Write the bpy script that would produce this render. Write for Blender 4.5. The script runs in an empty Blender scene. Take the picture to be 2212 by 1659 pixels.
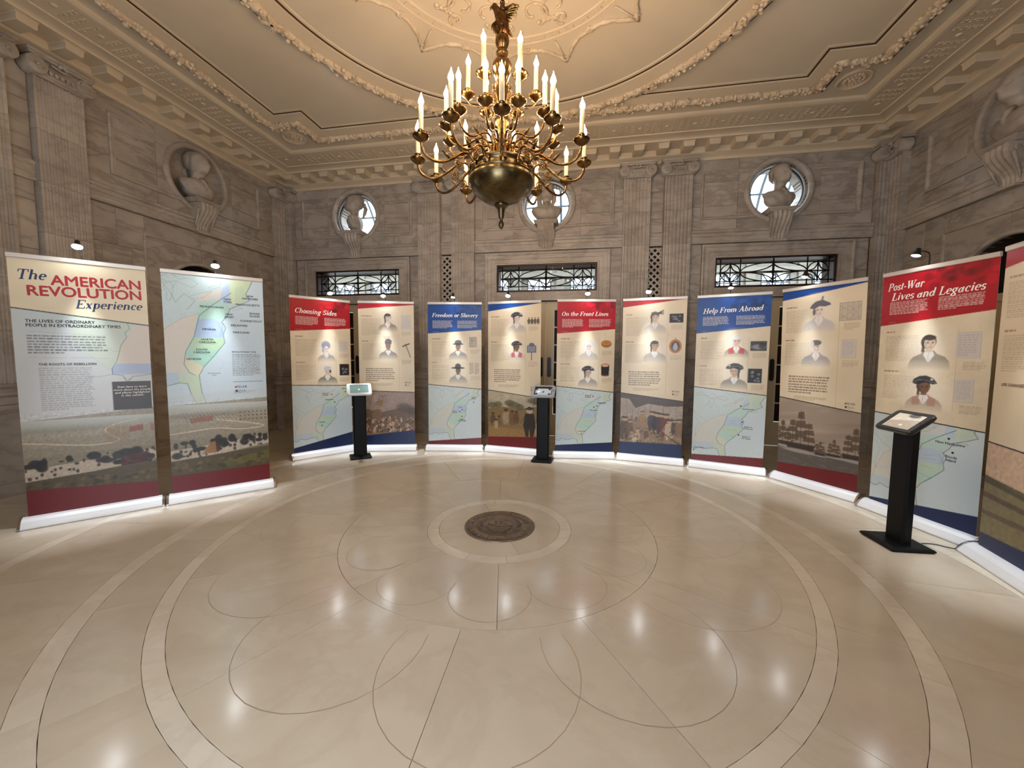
import bpy, math, random
import numpy as np
from mathutils import Vector, Matrix
random.seed(7); rng = np.random.default_rng(7)
PI = math.pi
SC = bpy.context.scene
COL = SC.collection
# ------------------------------------------------------------------ camera
F, YAW, PITCH, ROLL = 842.115, 0.18, 0.0735, 0.0076
CAMP = (0.7187, -3.3736, 1.55)
cam = bpy.data.cameras.new('camera'); camo = bpy.data.objects.new('camera', cam); COL.objects.link(camo)
cam.sensor_width = 36; cam.lens = F / 2212 * 36; cam.clip_start = .02; cam.clip_end = 100
_f = Vector((-math.sin(YAW) * math.cos(PITCH), math.cos(YAW) * math.cos(PITCH), -math.sin(PITCH)))
_r = Vector((math.cos(YAW), math.sin(YAW), 0)); _u = _r.cross(_f)
_c, _s = math.cos(ROLL), math.sin(ROLL)
_r, _u = _c * _r + _s * _u, -_s * _r + _c * _u
camo.matrix_world = Matrix(((_r.x, _u.x, -_f.x, CAMP[0]), (_r.y, _u.y, -_f.y, CAMP[1]), (_r.z, _u.z, -_f.z, CAMP[2]), (0, 0, 0, 1)))
SC.camera = camo
# ------------------------------------------------------------------ world and exposure
wd = bpy.data.worlds.new('daylight'); SC.world = wd; wd.use_nodes = True
_bg = wd.node_tree.nodes['Background']; _bg.inputs[0].default_value = (0.78, 0.89, 1.0, 1); _bg.inputs[1].default_value = 6.5
SC.view_settings.view_transform = 'Standard'; SC.view_settings.look = 'None'
SC.view_settings.gamma = 1; SC.view_settings.use_curve_mapping = False
SC.view_settings.exposure = 0.42
CANDLE_EMIT = 172.0
SPOT_W = 110.0
SC.cycles.max_bounces = 6; SC.cycles.diffuse_bounces = 3; SC.cycles.glossy_bounces = 3; SC.cycles.use_adaptive_sampling = True; SC.cycles.adaptive_threshold = .03; SC.cycles.transparent_max_bounces = 12
SC.cycles.sample_clamp_indirect = 6; SC.cycles.use_denoising = True
SC.cycles.caustics_reflective = False; SC.cycles.caustics_refractive = False

# ------------------------------------------------------------------ materials
def lin(c):
    return tuple(((v / 255) / 12.92 if v / 255 <= .04045 else ((v / 255 + .055) / 1.055) ** 2.4) for v in c)
def mat(name, col, rough=.5, metal=0, spec=.5, emit=None, estr=0, srgb=True):
    m = bpy.data.materials.new(name); m.use_nodes = True
    b = m.node_tree.nodes['Principled BSDF']
    c = lin(col) if srgb else col
    b.inputs['Base Color'].default_value = (*c, 1); b.inputs['Roughness'].default_value = rough
    b.inputs['Metallic'].default_value = metal; b.inputs['Specular IOR Level'].default_value = spec
    if emit: b.inputs['Emission Color'].default_value = (*emit, 1); b.inputs['Emission Strength'].default_value = estr
    return m
def nodes(m): return m.node_tree.nodes, m.node_tree.links, m.node_tree.nodes['Principled BSDF']
def stone(name, c1, c2, vein, rough, scale=1.0, veinamt=.5, bump=0.0, rnd=.06):
    m = mat(name, c1, rough); N, L, b = nodes(m)
    tc = N.new('ShaderNodeTexCoord'); oi = N.new('ShaderNodeObjectInfo')
    mp = N.new('ShaderNodeVectorMath'); mp.operation = 'MULTIPLY_ADD'
    sc = N.new('ShaderNodeVectorMath'); sc.operation = 'SCALE'; sc.inputs[0].default_value = (37, 53, 71)
    L.new(oi.outputs['Random'], sc.inputs['Scale'])
    ad = N.new('ShaderNodeVectorMath'); ad.operation = 'ADD'; L.new(tc.outputs['Object'], ad.inputs[0]); L.new(sc.outputs[0], ad.inputs[1])
    n1 = N.new('ShaderNodeTexNoise'); n1.inputs['Scale'].default_value = 2.2 * scale; n1.inputs['Detail'].default_value = 6
    n1.inputs['Distortion'].default_value = .5
    n2 = N.new('ShaderNodeTexNoise'); n2.inputs['Scale'].default_value = 1.5 * scale; n2.inputs['Detail'].default_value = 9; n2.inputs['Distortion'].default_value = .45; n2.inputs['Roughness'].default_value = .62
    st = N.new('ShaderNodeMapping'); st.inputs['Rotation'].default_value = (.5, .75, .6); st.inputs['Scale'].default_value = (.8, 1, 2.2)
    L.new(ad.outputs[0], n1.inputs['Vector']); L.new(ad.outputs[0], st.inputs[0]); L.new(st.outputs[0], n2.inputs['Vector'])
    mx = N.new('ShaderNodeMix'); mx.data_type = 'RGBA'; mx.inputs[6].default_value = (*lin(c1), 1); mx.inputs[7].default_value = (*lin(c2), 1)
    r0 = N.new('ShaderNodeValToRGB'); r0.color_ramp.elements[0].position = .35; r0.color_ramp.elements[1].position = .65
    L.new(n1.outputs[0], r0.inputs[0]); L.new(r0.outputs[0], mx.inputs[0])
    rv = N.new('ShaderNodeValToRGB'); e = rv.color_ramp.elements; e[0].position = .42; e[0].color = (0, 0, 0, 1); e[1].position = .5; e[1].color = (1, 1, 1, 1)
    e2 = e.new(.545); e2.color = (0, 0, 0, 1)
    L.new(n2.outputs[0], rv.inputs[0])
    vm = N.new('ShaderNodeMath'); vm.operation = 'MULTIPLY'; vm.inputs[1].default_value = veinamt; L.new(rv.outputs[0], vm.inputs[0])
    m2 = N.new('ShaderNodeMix'); m2.data_type = 'RGBA'; m2.inputs[7].default_value = (*lin(vein), 1)
    L.new(vm.outputs[0], m2.inputs[0]); L.new(mx.outputs[2], m2.inputs[6])
    hs = N.new('ShaderNodeHueSaturation')
    mr = N.new('ShaderNodeMapRange'); mr.inputs[3].default_value = 1 - rnd; mr.inputs[4].default_value = 1 + rnd
    L.new(oi.outputs['Random'], mr.inputs[0]); L.new(mr.outputs[0], hs.inputs['Value']); L.new(m2.outputs[2], hs.inputs['Color'])
    L.new(hs.outputs[0], b.inputs['Base Color'])
    if bump:
        n3 = N.new('ShaderNodeTexNoise'); n3.inputs['Scale'].default_value = 60; bp = N.new('ShaderNodeBump'); bp.inputs['Strength'].default_value = bump
        bp.inputs['Distance'].default_value = .01; L.new(n3.outputs[0], bp.inputs['Height']); L.new(bp.outputs[0], b.inputs['Normal'])
    return m
def glass_mat(name, tint, gloss=.12, opac=0.0):
    m = bpy.data.materials.new(name); m.use_nodes = True; N, L = m.node_tree.nodes, m.node_tree.links; N.clear()
    o = N.new('ShaderNodeOutputMaterial'); t = N.new('ShaderNodeBsdfTransparent'); t.inputs[0].default_value = (*tint, 1)
    g = N.new('ShaderNodeBsdfGlossy'); g.inputs['Roughness'].default_value = .03
    mx = N.new('ShaderNodeMixShader'); lw = N.new('ShaderNodeLayerWeight'); lw.inputs[0].default_value = gloss
    L.new(lw.outputs['Fresnel'], mx.inputs[0]); L.new(t.outputs[0], mx.inputs[1]); L.new(g.outputs[0], mx.inputs[2])
    L.new(mx.outputs[0], o.inputs[0]); return m
M = {}
M['marble'] = stone('wall_marble', (186, 175, 163), (164, 153, 142), (104, 90, 82), .42, 1.0, .42)
M['marble_flat'] = stone('carved_marble', (190, 179, 166), (168, 157, 145), (114, 100, 90), .45, 1.3, .3)
M['groove_shade'] = mat('painted_groove_shade', (74, 50, 34), .9)  # shade of the ceiling grooves put into a dark brown colour
M['joint'] = mat('dark_joint', (70, 58, 48), .9)
M['plaster'] = stone('ceiling_plaster', (218, 200, 172), (212, 193, 165), (205, 186, 158), .55, .5, .1, .0, .0)
M['plaster_gloss'] = stone('ceiling_plaster_field', (216, 200, 174), (211, 194, 168), (205, 186, 160), .3, .5, .1, .0, .0)
M['relief'] = stone('relief_plaster', (222, 203, 176), (206, 184, 154), (178, 150, 120), .6, 6, .35, .25, .0)
M['floor'] = stone('floor_marble', (214, 202, 182), (206, 193, 172), (190, 174, 152), .15, 1.0, .3, 0, .02)
M['floor_white'] = stone('floor_white_marble', (228, 218, 200), (220, 208, 189), (204, 190, 170), .15, 1.5, .3, 0, .03)
M['floor_line'] = mat('floor_inlay_line', (162, 143, 120), .4)
M['floor_joint'] = mat('floor_joint', (140, 122, 102), .6)
M['bronze'] = stone('medallion_bronze', (146, 128, 110), (118, 102, 88), (78, 66, 56), .42, 6, .4)
nodes(M['bronze'])[2].inputs['Metallic'].default_value = .55
M['brass'] = stone('aged_brass', (146, 112, 68), (104, 78, 46), (60, 42, 24), .25, 9, .35)
nodes(M['brass'])[2].inputs['Metallic'].default_value = 1
M['bowlbrass'] = stone('dull_brass', (120, 104, 74), (98, 84, 58), (58, 48, 32), .3, 5, .3)
nodes(M['bowlbrass'])[2].inputs['Metallic'].default_value = 1
M['eagle'] = stone('dark_gilt', (110, 74, 38), (70, 44, 22), (30, 18, 8), .35, 12, .5)
nodes(M['eagle'])[2].inputs['Metallic'].default_value = .9
M['sleeve'] = mat('candle_sleeve', (214, 192, 160), .5)
M['flame'] = mat('flame_bulb', (255, 220, 160), .3, emit=(1.0, .70, .42), estr=CANDLE_EMIT)
M['iron'] = mat('wrought_iron', (38, 30, 24), .45, .6)
M['frame_bronze'] = mat('window_bronze', (52, 30, 24), .4, .4)
M['door'] = mat('cream_door_paint', (196, 178, 144), .4)
M['push'] = mat('black_push_plate', (22, 20, 20), .35)
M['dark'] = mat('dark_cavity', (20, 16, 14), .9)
M['pane'] = mat('dark_pane', (44, 32, 24), .5, 0, .1)
M['glass'] = glass_mat('clear_glass', (.97, .98, .99))
M['white_frame'] = mat('white_painted_frame', (232, 236, 236), .4)
M['hall'] = mat('hall_plaster', (142, 136, 122), .8)
M['hall_bar'] = mat('grey_glazing_bar', (84, 94, 102), .6)
M['hall_white'] = mat('hall_vault_white', (236, 240, 242), .8)
M['alu'] = mat('brushed_aluminium', (236, 238, 242), .42, .15)
M['chrome'] = mat('chrome_cap', (200, 200, 205), .12, 1)
M['rail'] = mat('top_rail_aluminium', (214, 205, 196), .35, .3)
M['black'] = mat('black_steel', (5, 5, 6), .5, 0, .25)
M['blackp'] = mat('black_plastic', (24, 23, 25), .35)
M['kwhite'] = mat('white_enclosure', (226, 228, 232), .3)
M['kgrey'] = mat('silver_enclosure', (168, 172, 180), .3)
M['led'] = mat('led_lens', (255, 255, 255), .3, emit=(.92, .96, 1), estr=95)
M['lamp_black'] = mat('lamp_black', (20, 19, 19), .4)
M['cable'] = mat('black_cable', (24, 22, 22), .5)
def flat(name, c, rough=.42): return mat(name, c, rough)
M['ink_white'] = flat('white_ink', (245, 240, 232)); M['ink_black'] = flat('black_ink', (40, 40, 48)); M['ink_red'] = flat('red_ink', (178, 24, 38))
M['ink_navy'] = flat('navy_ink', (36, 52, 96)); M['ink_brown'] = flat('brown_ink', (84, 58, 46)); M['ink_grey'] = flat('grey_ink', (62, 66, 72))
# printed artwork: colour stored on the print's own vertices
def print_mat(name, rough):
    m = mat(name, (255, 255, 255), rough); N, L, b = nodes(m)
    a = N.new('ShaderNodeAttribute'); a.attribute_name = 'print'; L.new(a.outputs['Color'], b.inputs['Base Color']); return m
M['print'] = print_mat('printed_fabric', .36)
M['screen'] = print_mat('tablet_screen', .12)
_b = nodes(M['screen']); _a = [n for n in _b[0] if n.type == 'ATTRIBUTE'][0]
_b[1].new(_a.outputs['Color'], _b[2].inputs['Emission Color']); _b[2].inputs['Emission Strength'].default_value = .5

# ------------------------------------------------------------------ object helpers
def link(name, me, mats=None, parent=None, loc=(0, 0, 0), rot=(0, 0, 0), smooth=False):
    o = bpy.data.objects.new(name, me); COL.objects.link(o)
    if mats is not None and me is not None and len(me.materials) == 0:
        for m in (mats if isinstance(mats, (list, tuple)) else [mats]): me.materials.append(m if not isinstance(m, str) else M[m])
    if parent is not None: o.parent = parent
    o.location = loc; o.rotation_euler = rot
    return o
def empty(name, loc=(0, 0, 0), rot=(0, 0, 0), parent=None):
    o = bpy.data.objects.new(name, None); COL.objects.link(o); o.location = loc; o.rotation_euler = rot
    o.empty_display_size = .1
    if parent is not None: o.parent = parent
    return o
def tag(o, label, cat, group=None):
    o['label'] = label; o['category'] = cat
    if group: o['group'] = group
    return o
class MB:
    def __init__(s): s.v = []; s.f = []; s.m = []; s.sm = []
    def add(s, vs, fs, m=0, smooth=False):
        b = len(s.v); s.v += [tuple(p) for p in vs]; s.f += [tuple(i + b for i in f) for f in fs]
        s.m += [m] * len(fs); s.sm += [smooth] * len(fs); return s
    def box(s, x0, x1, y0, y1, z0, z1, m=0):
        v = [(x0, y0, z0), (x1, y0, z0), (x1, y1, z0), (x0, y1, z0), (x0, y0, z1), (x1, y0, z1), (x1, y1, z1), (x0, y1, z1)]
        return s.add(v, [(0, 3, 2, 1), (4, 5, 6, 7), (0, 1, 5, 4), (1, 2, 6, 5), (2, 3, 7, 6), (3, 0, 4, 7)], m)
    def xbox(s, c, ax, ay, az, hx, hy, hz, m=0):
        c, ax, ay, az = Vector(c), Vector(ax).normalized(), Vector(ay).normalized(), Vector(az).normalized()
        v = [c + ax * hx * i + ay * hy * j + az * hz * k for k in (-1, 1) for i, j in ((-1, -1), (1, -1), (1, 1), (-1, 1))]
        return s.add(v, [(0, 3, 2, 1), (4, 5, 6, 7), (0, 1, 5, 4), (1, 2, 6, 5), (2, 3, 7, 6), (3, 0, 4, 7)], m)
    def loops(s, L, closed=True, wrap=False, m=0, smooth=False, cap0=False, cap1=False):
        n = len(L[0]); vs = [p for l in L for p in l]; fs = []
        K = len(L); rows = K if wrap else K - 1
        for i in range(rows):
            a, b = i * n, ((i + 1) % K) * n
            for j in range(n if closed else n - 1):
                k = (j + 1) % n; fs.append((a + j, a + k, b + k, b + j))
        if cap0: fs.append(tuple(range(n - 1, -1, -1)))
        if cap1: fs.append(tuple((K - 1) * n + i for i in range(n)))
        return s.add(vs, fs, m, smooth)
    def lathe(s, prof, n=24, c=(0, 0, 0), m=0, smooth=True, axis='z', mod=None):
        L = []
        for r, z in prof:
            l = []
            for i in range(n):
                a = 2 * PI * i / n; rr = r * (mod(a, z) if mod else 1)
                if axis == 'z': l.append((c[0] + rr * math.cos(a), c[1] + rr * math.sin(a), c[2] + z))
                else: l.append((c[0] + rr * math.cos(a), c[1] - z, c[2] + rr * math.sin(a)))
            L.append(l)
        return s.loops(L, True, False, m, smooth)
    def tube(s, pts, r, n=8, m=0, smooth=True, closed=False, caps=True, up=(0, 0, 1), flat_=1.0):
        P = [Vector(p) for p in pts]; K = len(P); L = []
        rs = r if isinstance(r, (list, tuple)) else [r] * K
        for i in range(K):
            if closed: t = P[(i + 1) % K] - P[i - 1]
            else: t = P[min(i + 1, K - 1)] - P[max(i - 1, 0)]
            t.normalize(); u_ = Vector(up)
            if abs(t.dot(u_)) > .95: u_ = Vector((1, 0, 0)) if abs(t.x) < .9 else Vector((0, 1, 0))
            a = t.cross(u_).normalized(); b = a.cross(t).normalized()
            L.append([P[i] + (a * math.cos(2 * PI * j / n) + b * math.sin(2 * PI * j / n) * flat_) * rs[i] for j in range(n)])
        return s.loops(L, True, closed, m, smooth, cap0=caps and not closed, cap1=caps and not closed)
    def ball(s, c, r, n=8, k=6, m=0, sq=(1, 1, 1)):
        L = []
        for i in range(k + 1):
            ph = -PI / 2 + PI * i / k; rr = max(math.cos(ph), .01)
            L.append([(c[0] + r * sq[0] * rr * math.cos(2 * PI * j / n), c[1] + r * sq[1] * rr * math.sin(2 * PI * j / n), c[2] + r * sq[2] * math.sin(ph)) for j in range(n)])
        return s.loops(L, True, False, m, True)
    def mesh(s, name):
        me = bpy.data.meshes.new(name); me.from_pydata(s.v, [], s.f)
        me.polygons.foreach_set('material_index', s.m); me.polygons.foreach_set('use_smooth', s.sm); me.update(); return me
    def build(s, name, mats, parent=None, loc=(0, 0, 0), rot=(0, 0, 0)):
        return link(name, s.mesh(name), mats, parent, loc, rot)
def catmull(P, k=6, closed=False):
    P = [Vector(p) for p in P]; out = []; n = len(P)
    for i in range(n if closed else n - 1):
        p0 = P[(i - 1) % n] if closed else P[max(i - 1, 0)]; p1 = P[i]; p2 = P[(i + 1) % n]; p3 = P[(i + 2) % n] if closed else P[min(i + 2, n - 1)]
        for j in range(k):
            t = j / k
            out.append(.5 * ((2 * p1) + (-p0 + p2) * t + (2 * p0 - 5 * p1 + 4 * p2 - p3) * t * t + (-p0 + 3 * p1 - 3 * p2 + p3) * t ** 3))
    if not closed: out.append(P[-1])
    return out
# wall frames: local x runs along the wall, local -y points into the room, local z is up
D, W = 4.02, 5.477
FR = {'back': ((0, D), 0.0), 'left': ((-W, 0), PI / 2), 'right': ((W, 0), -PI / 2), 'front': ((0, -D), PI)}
def fp(fr, u, y, v):
    (ox, oy), a = FR[fr]; return (ox + u * math.cos(a) - y * math.sin(a), oy + u * math.sin(a) + y * math.cos(a), v)
def put(name, me, mats, parent, fr, u, v, y=0): return link(name, me, mats, parent, fp(fr, u, y, v), (0, 0, FR[fr][1]))
_cache = {}
def slab(parent, fr, u0, u1, v0, v1, y0=-.0, y1=.03, gap=.0026, mt='marble', name='marble_slab'):
    w, h = round(u1 - u0 - gap, 4), round(v1 - v0 - gap, 4)
    if w <= .01 or h <= .01: return
    k = (w, h, round(y0, 4), round(y1, 4), mt)
    if k not in _cache:
        b = MB(); c = min(.004, w / 4, h / 4)
        def ring(y, i): return [(-w / 2 + i, y, -h / 2 + i), (w / 2 - i, y, -h / 2 + i), (w / 2 - i, y, h / 2 - i), (-w / 2 + i, y, h / 2 - i)]
        b.loops([ring(y1, 0), ring(y0 + c, 0), ring(y0, c)], cap0=True, cap1=True)
        _cache[k] = b.mesh('slab'); _cache[k].materials.append(M[mt])
    return put(name, _cache[k], None, parent, fr, (u0 + u1) / 2, (v0 + v1) / 2)
def courses(parent, fr, u0, u1, v0, v1, ch=.46, off=0, cw=1.1, **k):
    n = max(1, round((v1 - v0) / ch)); m = max(1, round((u1 - u0) / cw))
    for i in range(n):
        a, b_ = v0 + (v1 - v0) * i / n, v0 + (v1 - v0) * (i + 1) / n
        cuts = [u0 + (u1 - u0) * j / m for j in range(m + 1)]
        if m > 1 and (i + off) % 2: cuts = [u0] + [(cuts[j] + cuts[j + 1]) / 2 for j in range(m)] + [u1]
        for j in range(len(cuts) - 1): slab(parent, fr, cuts[j], cuts[j + 1], a, b_, **k)
def rect_frame(u0, u1, v0, v1, prof, three=False):
    """mitred frame; prof = [(inset, proud)]"""
    b = MB(); L = []
    for t, p in prof:
        if three: L.append([(u0 + t, -p, v0), (u0 + t, -p, v1 - t), (u1 - t, -p, v1 - t), (u1 - t, -p, v0)])
        else: L.append([(u0 + t, -p, v0 + t), (u0 + t, -p, v1 - t), (u1 - t, -p, v1 - t), (u1 - t, -p, v0 + t)])
    b.loops(L, closed=not three); return b
def hmould(u0, u1, prof):
    """horizontal moulding; prof = [(v, proud)]"""
    b = MB(); b.loops([[(u, -p, v) for v, p in prof] for u in (u0, u1)], closed=False)
    for u in (u0, u1): b.add([(u, -p, v) for v, p in prof] + [(u, .02, prof[-1][0]), (u, .02, prof[0][0])], [tuple(range(len(prof) + 2))])
    return b
def disc_plate(u0, u1, v0, v1, cu, cv, r, y0, y1, a0=0, a1=2 * PI, n=48, close=False):
    """plate with a circular cut, from angle a0 to a1"""
    angs = [a0 + (a1 - a0) * i / n for i in range(n + 1)]
    for x in (u0 - cu, u1 - cu):
        for z in (v0 - cv, v1 - cv):
            a = math.atan2(z, x) % (2 * PI)
            if a0 + 1e-6 < a < a1 - 1e-6: angs.append(a)
    angs = sorted(set(round(a, 6) for a in angs))
    inn, out = [], []
    for a in angs:
        c, s_ = math.cos(a), math.sin(a); k = 1e9
        if c > 1e-5: k = min(k, (u1 - cu) / c)
        if c < -1e-5: k = min(k, (u0 - cu) / c)
        if s_ > 1e-5: k = min(k, (v1 - cv) / s_)
        if s_ < -1e-5: k = min(k, (v0 - cv) / s_)
        inn.append((cu + r * c, cv + r * s_)); out.append((cu + k * c, cv + k * s_))
    b = MB()
    b.loops([[(x, y1, z) for x, z in inn], [(x, y0, z) for x, z in inn], [(x, y0, z) for x, z in out], [(x, y1, z) for x, z in out]], closed=False, wrap=True)
    if close:
        for q in (0, -1): b.add([(inn[q][0], y0, inn[q][1]), (out[q][0], y0, out[q][1]), (out[q][0], y1, out[q][1]), (inn[q][0], y1, inn[q][1])], [(0, 1, 2, 3)])
    return b

# ================================================================== SETTING
H0 = 4.90; CZ = 5.13; S = 3.86; OC = 4.33; OR = .455
def structure(o): o['kind'] = 'structure'; return o
# ---- floor
fb = MB(); fb.box(-W - .5, W + .5, -D - .5, 9.0, -.2, -.010, 0)
floor = structure(fb.build('floor', M['floor_joint']))
def sector(parent, r0, r1, a0, a1, mt, name='marble_slab', n=6, rect=False, gap=.0012, clipr=None):
    b = MB(); ga0, ga1 = a0 + gap / max(r0, .3), a1 - gap / max(r1, .3)
    inn, out = [], []
    angs = [ga0 + (ga1 - ga0) * i / n for i in range(n + 1)]
    if rect:
        for cx in (-W, W):
            for cy in (-D, D):
                a = math.atan2(cy, cx)
                for q in (a, a + 2 * PI):
                    if ga0 < q < ga1: angs.append(q)
        angs.sort()
    for a in angs:
        c, s_ = math.cos(a), math.sin(a)
        k = min(W / max(abs(c), 1e-6), D / max(abs(s_), 1e-6)) if rect else r1 - gap
        inn.append((min((r0 + gap), k - .001) * c, min((r0 + gap), k - .001) * s_)); out.append((k * c, k * s_))
    b.loops([[(x, y, -.012) for x, y in inn], [(x, y, 0) for x, y in inn], [(x, y, 0) for x, y in out], [(x, y, -.012) for x, y in out]], closed=False, wrap=True)
    for q in (0, -1): b.add([(*inn[q], -.012), (*inn[q], 0), (*out[q], 0), (*out[q], -.012)], [(0, 1, 2, 3)])
    return b.build(name, M[mt], parent)
def ring(r0, r1, n, mt, off=0, seg=6, rect=False, name='marble_slab'):
    for i in range(n):
        a0 = off + 2 * PI * i / n; sector(floor, r0, r1, a0, a0 + 2 * PI / n, mt, name, seg, rect)
ring(.318, .543, 4, 'floor', .5, 12)
ring(.543, .645, 12, 'floor_white', .3, 5)
ring(.645, 1.35, 8, 'floor', .2, 8)
ring(1.35, 2.28, 12, 'floor', .05, 8)
ring(2.28, 2.37, 20, 'floor_white', .12, 5)
ring(2.37, 2.68, 18, 'floor', .3, 5)
ring(2.68, 2.79, 26, 'floor_white', .0, 4)
ring(2.79, 3.58, 22, 'floor', .18, 4)
ring(3.58, 3.68, 34, 'floor_white', .05, 4)
ring(3.68, 9, 28, 'floor', .1, 3, True)
# thin inlaid petals and outer tangent bands
pb = MB()
def inlay(pts, w=.0032, z=.0006):
    L0, L1 = [], []
    for i, p in enumerate(pts):
        q = Vector(pts[min(i + 1, len(pts) - 1)]) - Vector(pts[max(i - 1, 0)]); q = Vector((-q.y, q.x)).normalized() * w / 2
        L0.append((p[0] + q.x, p[1] + q.y, z)); L1.append((p[0] - q.x, p[1] - q.y, z))
    pb.loops([L0, L1], closed=False)
for i in range(12):
    a = 2 * PI * i / 12 + .15
    for rc, rr, sp in ((1.62, .50, 2.1), (1.02, .27, 2.0)):
        c = (rc * math.cos(a), rc * math.sin(a))
        inlay([(c[0] + rr * math.cos(a + t), c[1] + rr * math.sin(a + t)) for t in np.linspace(-sp, sp, 22)])
o = pb.build('inlay_line', M['floor_line'], floor); o['kind'] = 'stuff'
# ---- bronze floor medallion
md = empty('floor_medallion', (0, 0, 0)); tag(md, 'round dark bronze state seal set in the middle of the marble floor', 'medallion')
b = MB(); b.lathe([(0.001, .004), (.215, .004), (.22, .009), (.228, .009), (.233, .004), (.30, .004), (.303, .009), (.316, .009), (.318, 0)], 64)
b.build('bronze_disc', M['bronze'], md)
b = MB()
sh = [(-.11, .09), (-.05, .12), (.05, .12), (.11, .09), (.11, -.02), (.06, -.1), (0, -.14), (-.06, -.1), (-.11, -.02)]
b.tube([(x, y, .006) for x, y in catmull([(x, y, 0) for x, y in sh], 3, True) for _ in (0,)] if False else [(p.x, p.y, .006) for p in catmull([(x, y, 0) for x, y in sh], 3, True)], .004, 6, closed=True)
b.tube([(-.11, .01, .006), (-.04, -.01, .007), (.05, -.01, .007), (.11, .01, .006)], .004, 6)
for x, y in [(-.05, .07), (0, .075), (.05, .07), (-.03, -.05), (.03, -.05), (0, -.09), (-.04, .03), (.04, .03), (0, .035)]: b.ball((x, y, .005), .014, 8, 4, 0, (1, .7, .5))
b.build('shield_relief', M['bronze'], md)
b = MB()
for sx in (-1, 1):
    p = catmull([(sx * .06, -.15, .006), (sx * .15, -.08, .006), (sx * .17, .04, .006), (sx * .12, .15, .006)], 6); b.tube(p, .003, 5)
    for i, q in enumerate(p[2:]):
        for k in (-1, 1): b.ball((q.x + k * .014, q.y + .006, .005), .012, 6, 4, 0, (1, .5, .4))
b.build('laurel_relief', M['bronze'], md)

def font_text(body, size, mt, shear=0, bold=0, sx=1, align='LEFT', res=3, space=1.0):
    cu = bpy.data.curves.new('txt', 'FONT'); cu.body = body; cu.size = size; cu.shear = shear
    cu.align_x = align; cu.resolution_u = res; cu.fill_mode = 'BOTH'; cu.dimensions = '2D'; cu.space_character = space
    t = bpy.data.objects.new('tmp', cu); COL.objects.link(t)
    dg = bpy.context.evaluated_depsgraph_get(); me = bpy.data.meshes.new_from_object(t.evaluated_get(dg))
    bpy.data.objects.remove(t); bpy.data.curves.remove(cu)
    n = len(me.vertices); co = np.empty(n * 3, np.float32); me.vertices.foreach_get('co', co); co = co.reshape(-1, 3); co[:, 0] *= sx
    me.vertices.foreach_set('co', co.ravel()); me.materials.clear()
    if bold > .0004:
        fs = [tuple(p.vertices) for p in me.polygons]; b = MB()
        for i, (dx, dy) in enumerate(((-1, 0), (1, 0), (0, 1), (0, -1))): b.add([(x + dx * bold, y + dy * bold, z + i * .00004) for x, y, z in co], fs)
        bpy.data.meshes.remove(me); me = b.mesh('lettering')
    me.materials.append(M[mt]); return me
for i, ch in enumerate('SEAL OF CIVIL'):
    if ch == ' ': continue
    a = -PI / 2 - .62 + i * .105
    link('raised_letter', font_text(ch, .05, 'floor_line', 0, .001, 1, 'CENTER'), None, md, (.262 * math.cos(a) * 1.06, .262 * math.sin(a) * 1.06, .0055), (0, 0, a + PI / 2)) if False else None
b = MB()
for i in range(46):
    a = 2 * PI * i / 46
    b.xbox((.268 * math.cos(a), .268 * math.sin(a), .006), (math.cos(a), math.sin(a), 0), (-math.sin(a), math.cos(a), 0), (0, 0, 1), .017, .0035 + .003 * (i % 3), .002)
o = b.build('rim_inscription', M['bronze'], md); o['kind'] = 'stuff'

# ---- back wall carcass
def wall_carcass(name, fr, doors=True, oculi=True, th=.45):
    b = MB(); y0, y1 = .03, th
    c3 = (-S, 0, S)
    edges = [-W - .45] + [e for c in c3 for e in (c - .95, c + .95)] + [W + .45]
    for i in range(0, len(edges), 2): b.box(edges[i], edges[i + 1], y0, y1, -.01, 3.24)
    for c in c3:
        b.box(c - .95, c + .95, y0, y1, 2.58, 2.75)
        pl = disc_plate(c - S / 2, c + S / 2, 3.24, 5.5, c, OC, OR if oculi else .02, y0, y1)
        b.add(pl.v, pl.f)
    b.box(-W - .45, -S * 1.5, y0, y1, 3.24, 5.5); b.box(S * 1.5, W + .45, y0, y1, 3.24, 5.5) if S * 1.5 < W + .45 else None
    me = b.mesh(name); a = FR[fr]
    co = np.empty(len(me.vertices) * 3); me.vertices.foreach_get('co', co); co = co.reshape(-1, 3)
    c_, s_ = math.cos(a[1]), math.sin(a[1]); x = a[0][0] + co[:, 0] * c_ - co[:, 1] * s_; y = a[0][1] + co[:, 0] * s_ + co[:, 1] * c_
    co[:, 0] = x; co[:, 1] = y; me.vertices.foreach_set('co', co.ravel()); me.update()
    return structure(link(name, me, M['joint']))
wall_back = wall_carcass('wall_back', 'back')

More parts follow.
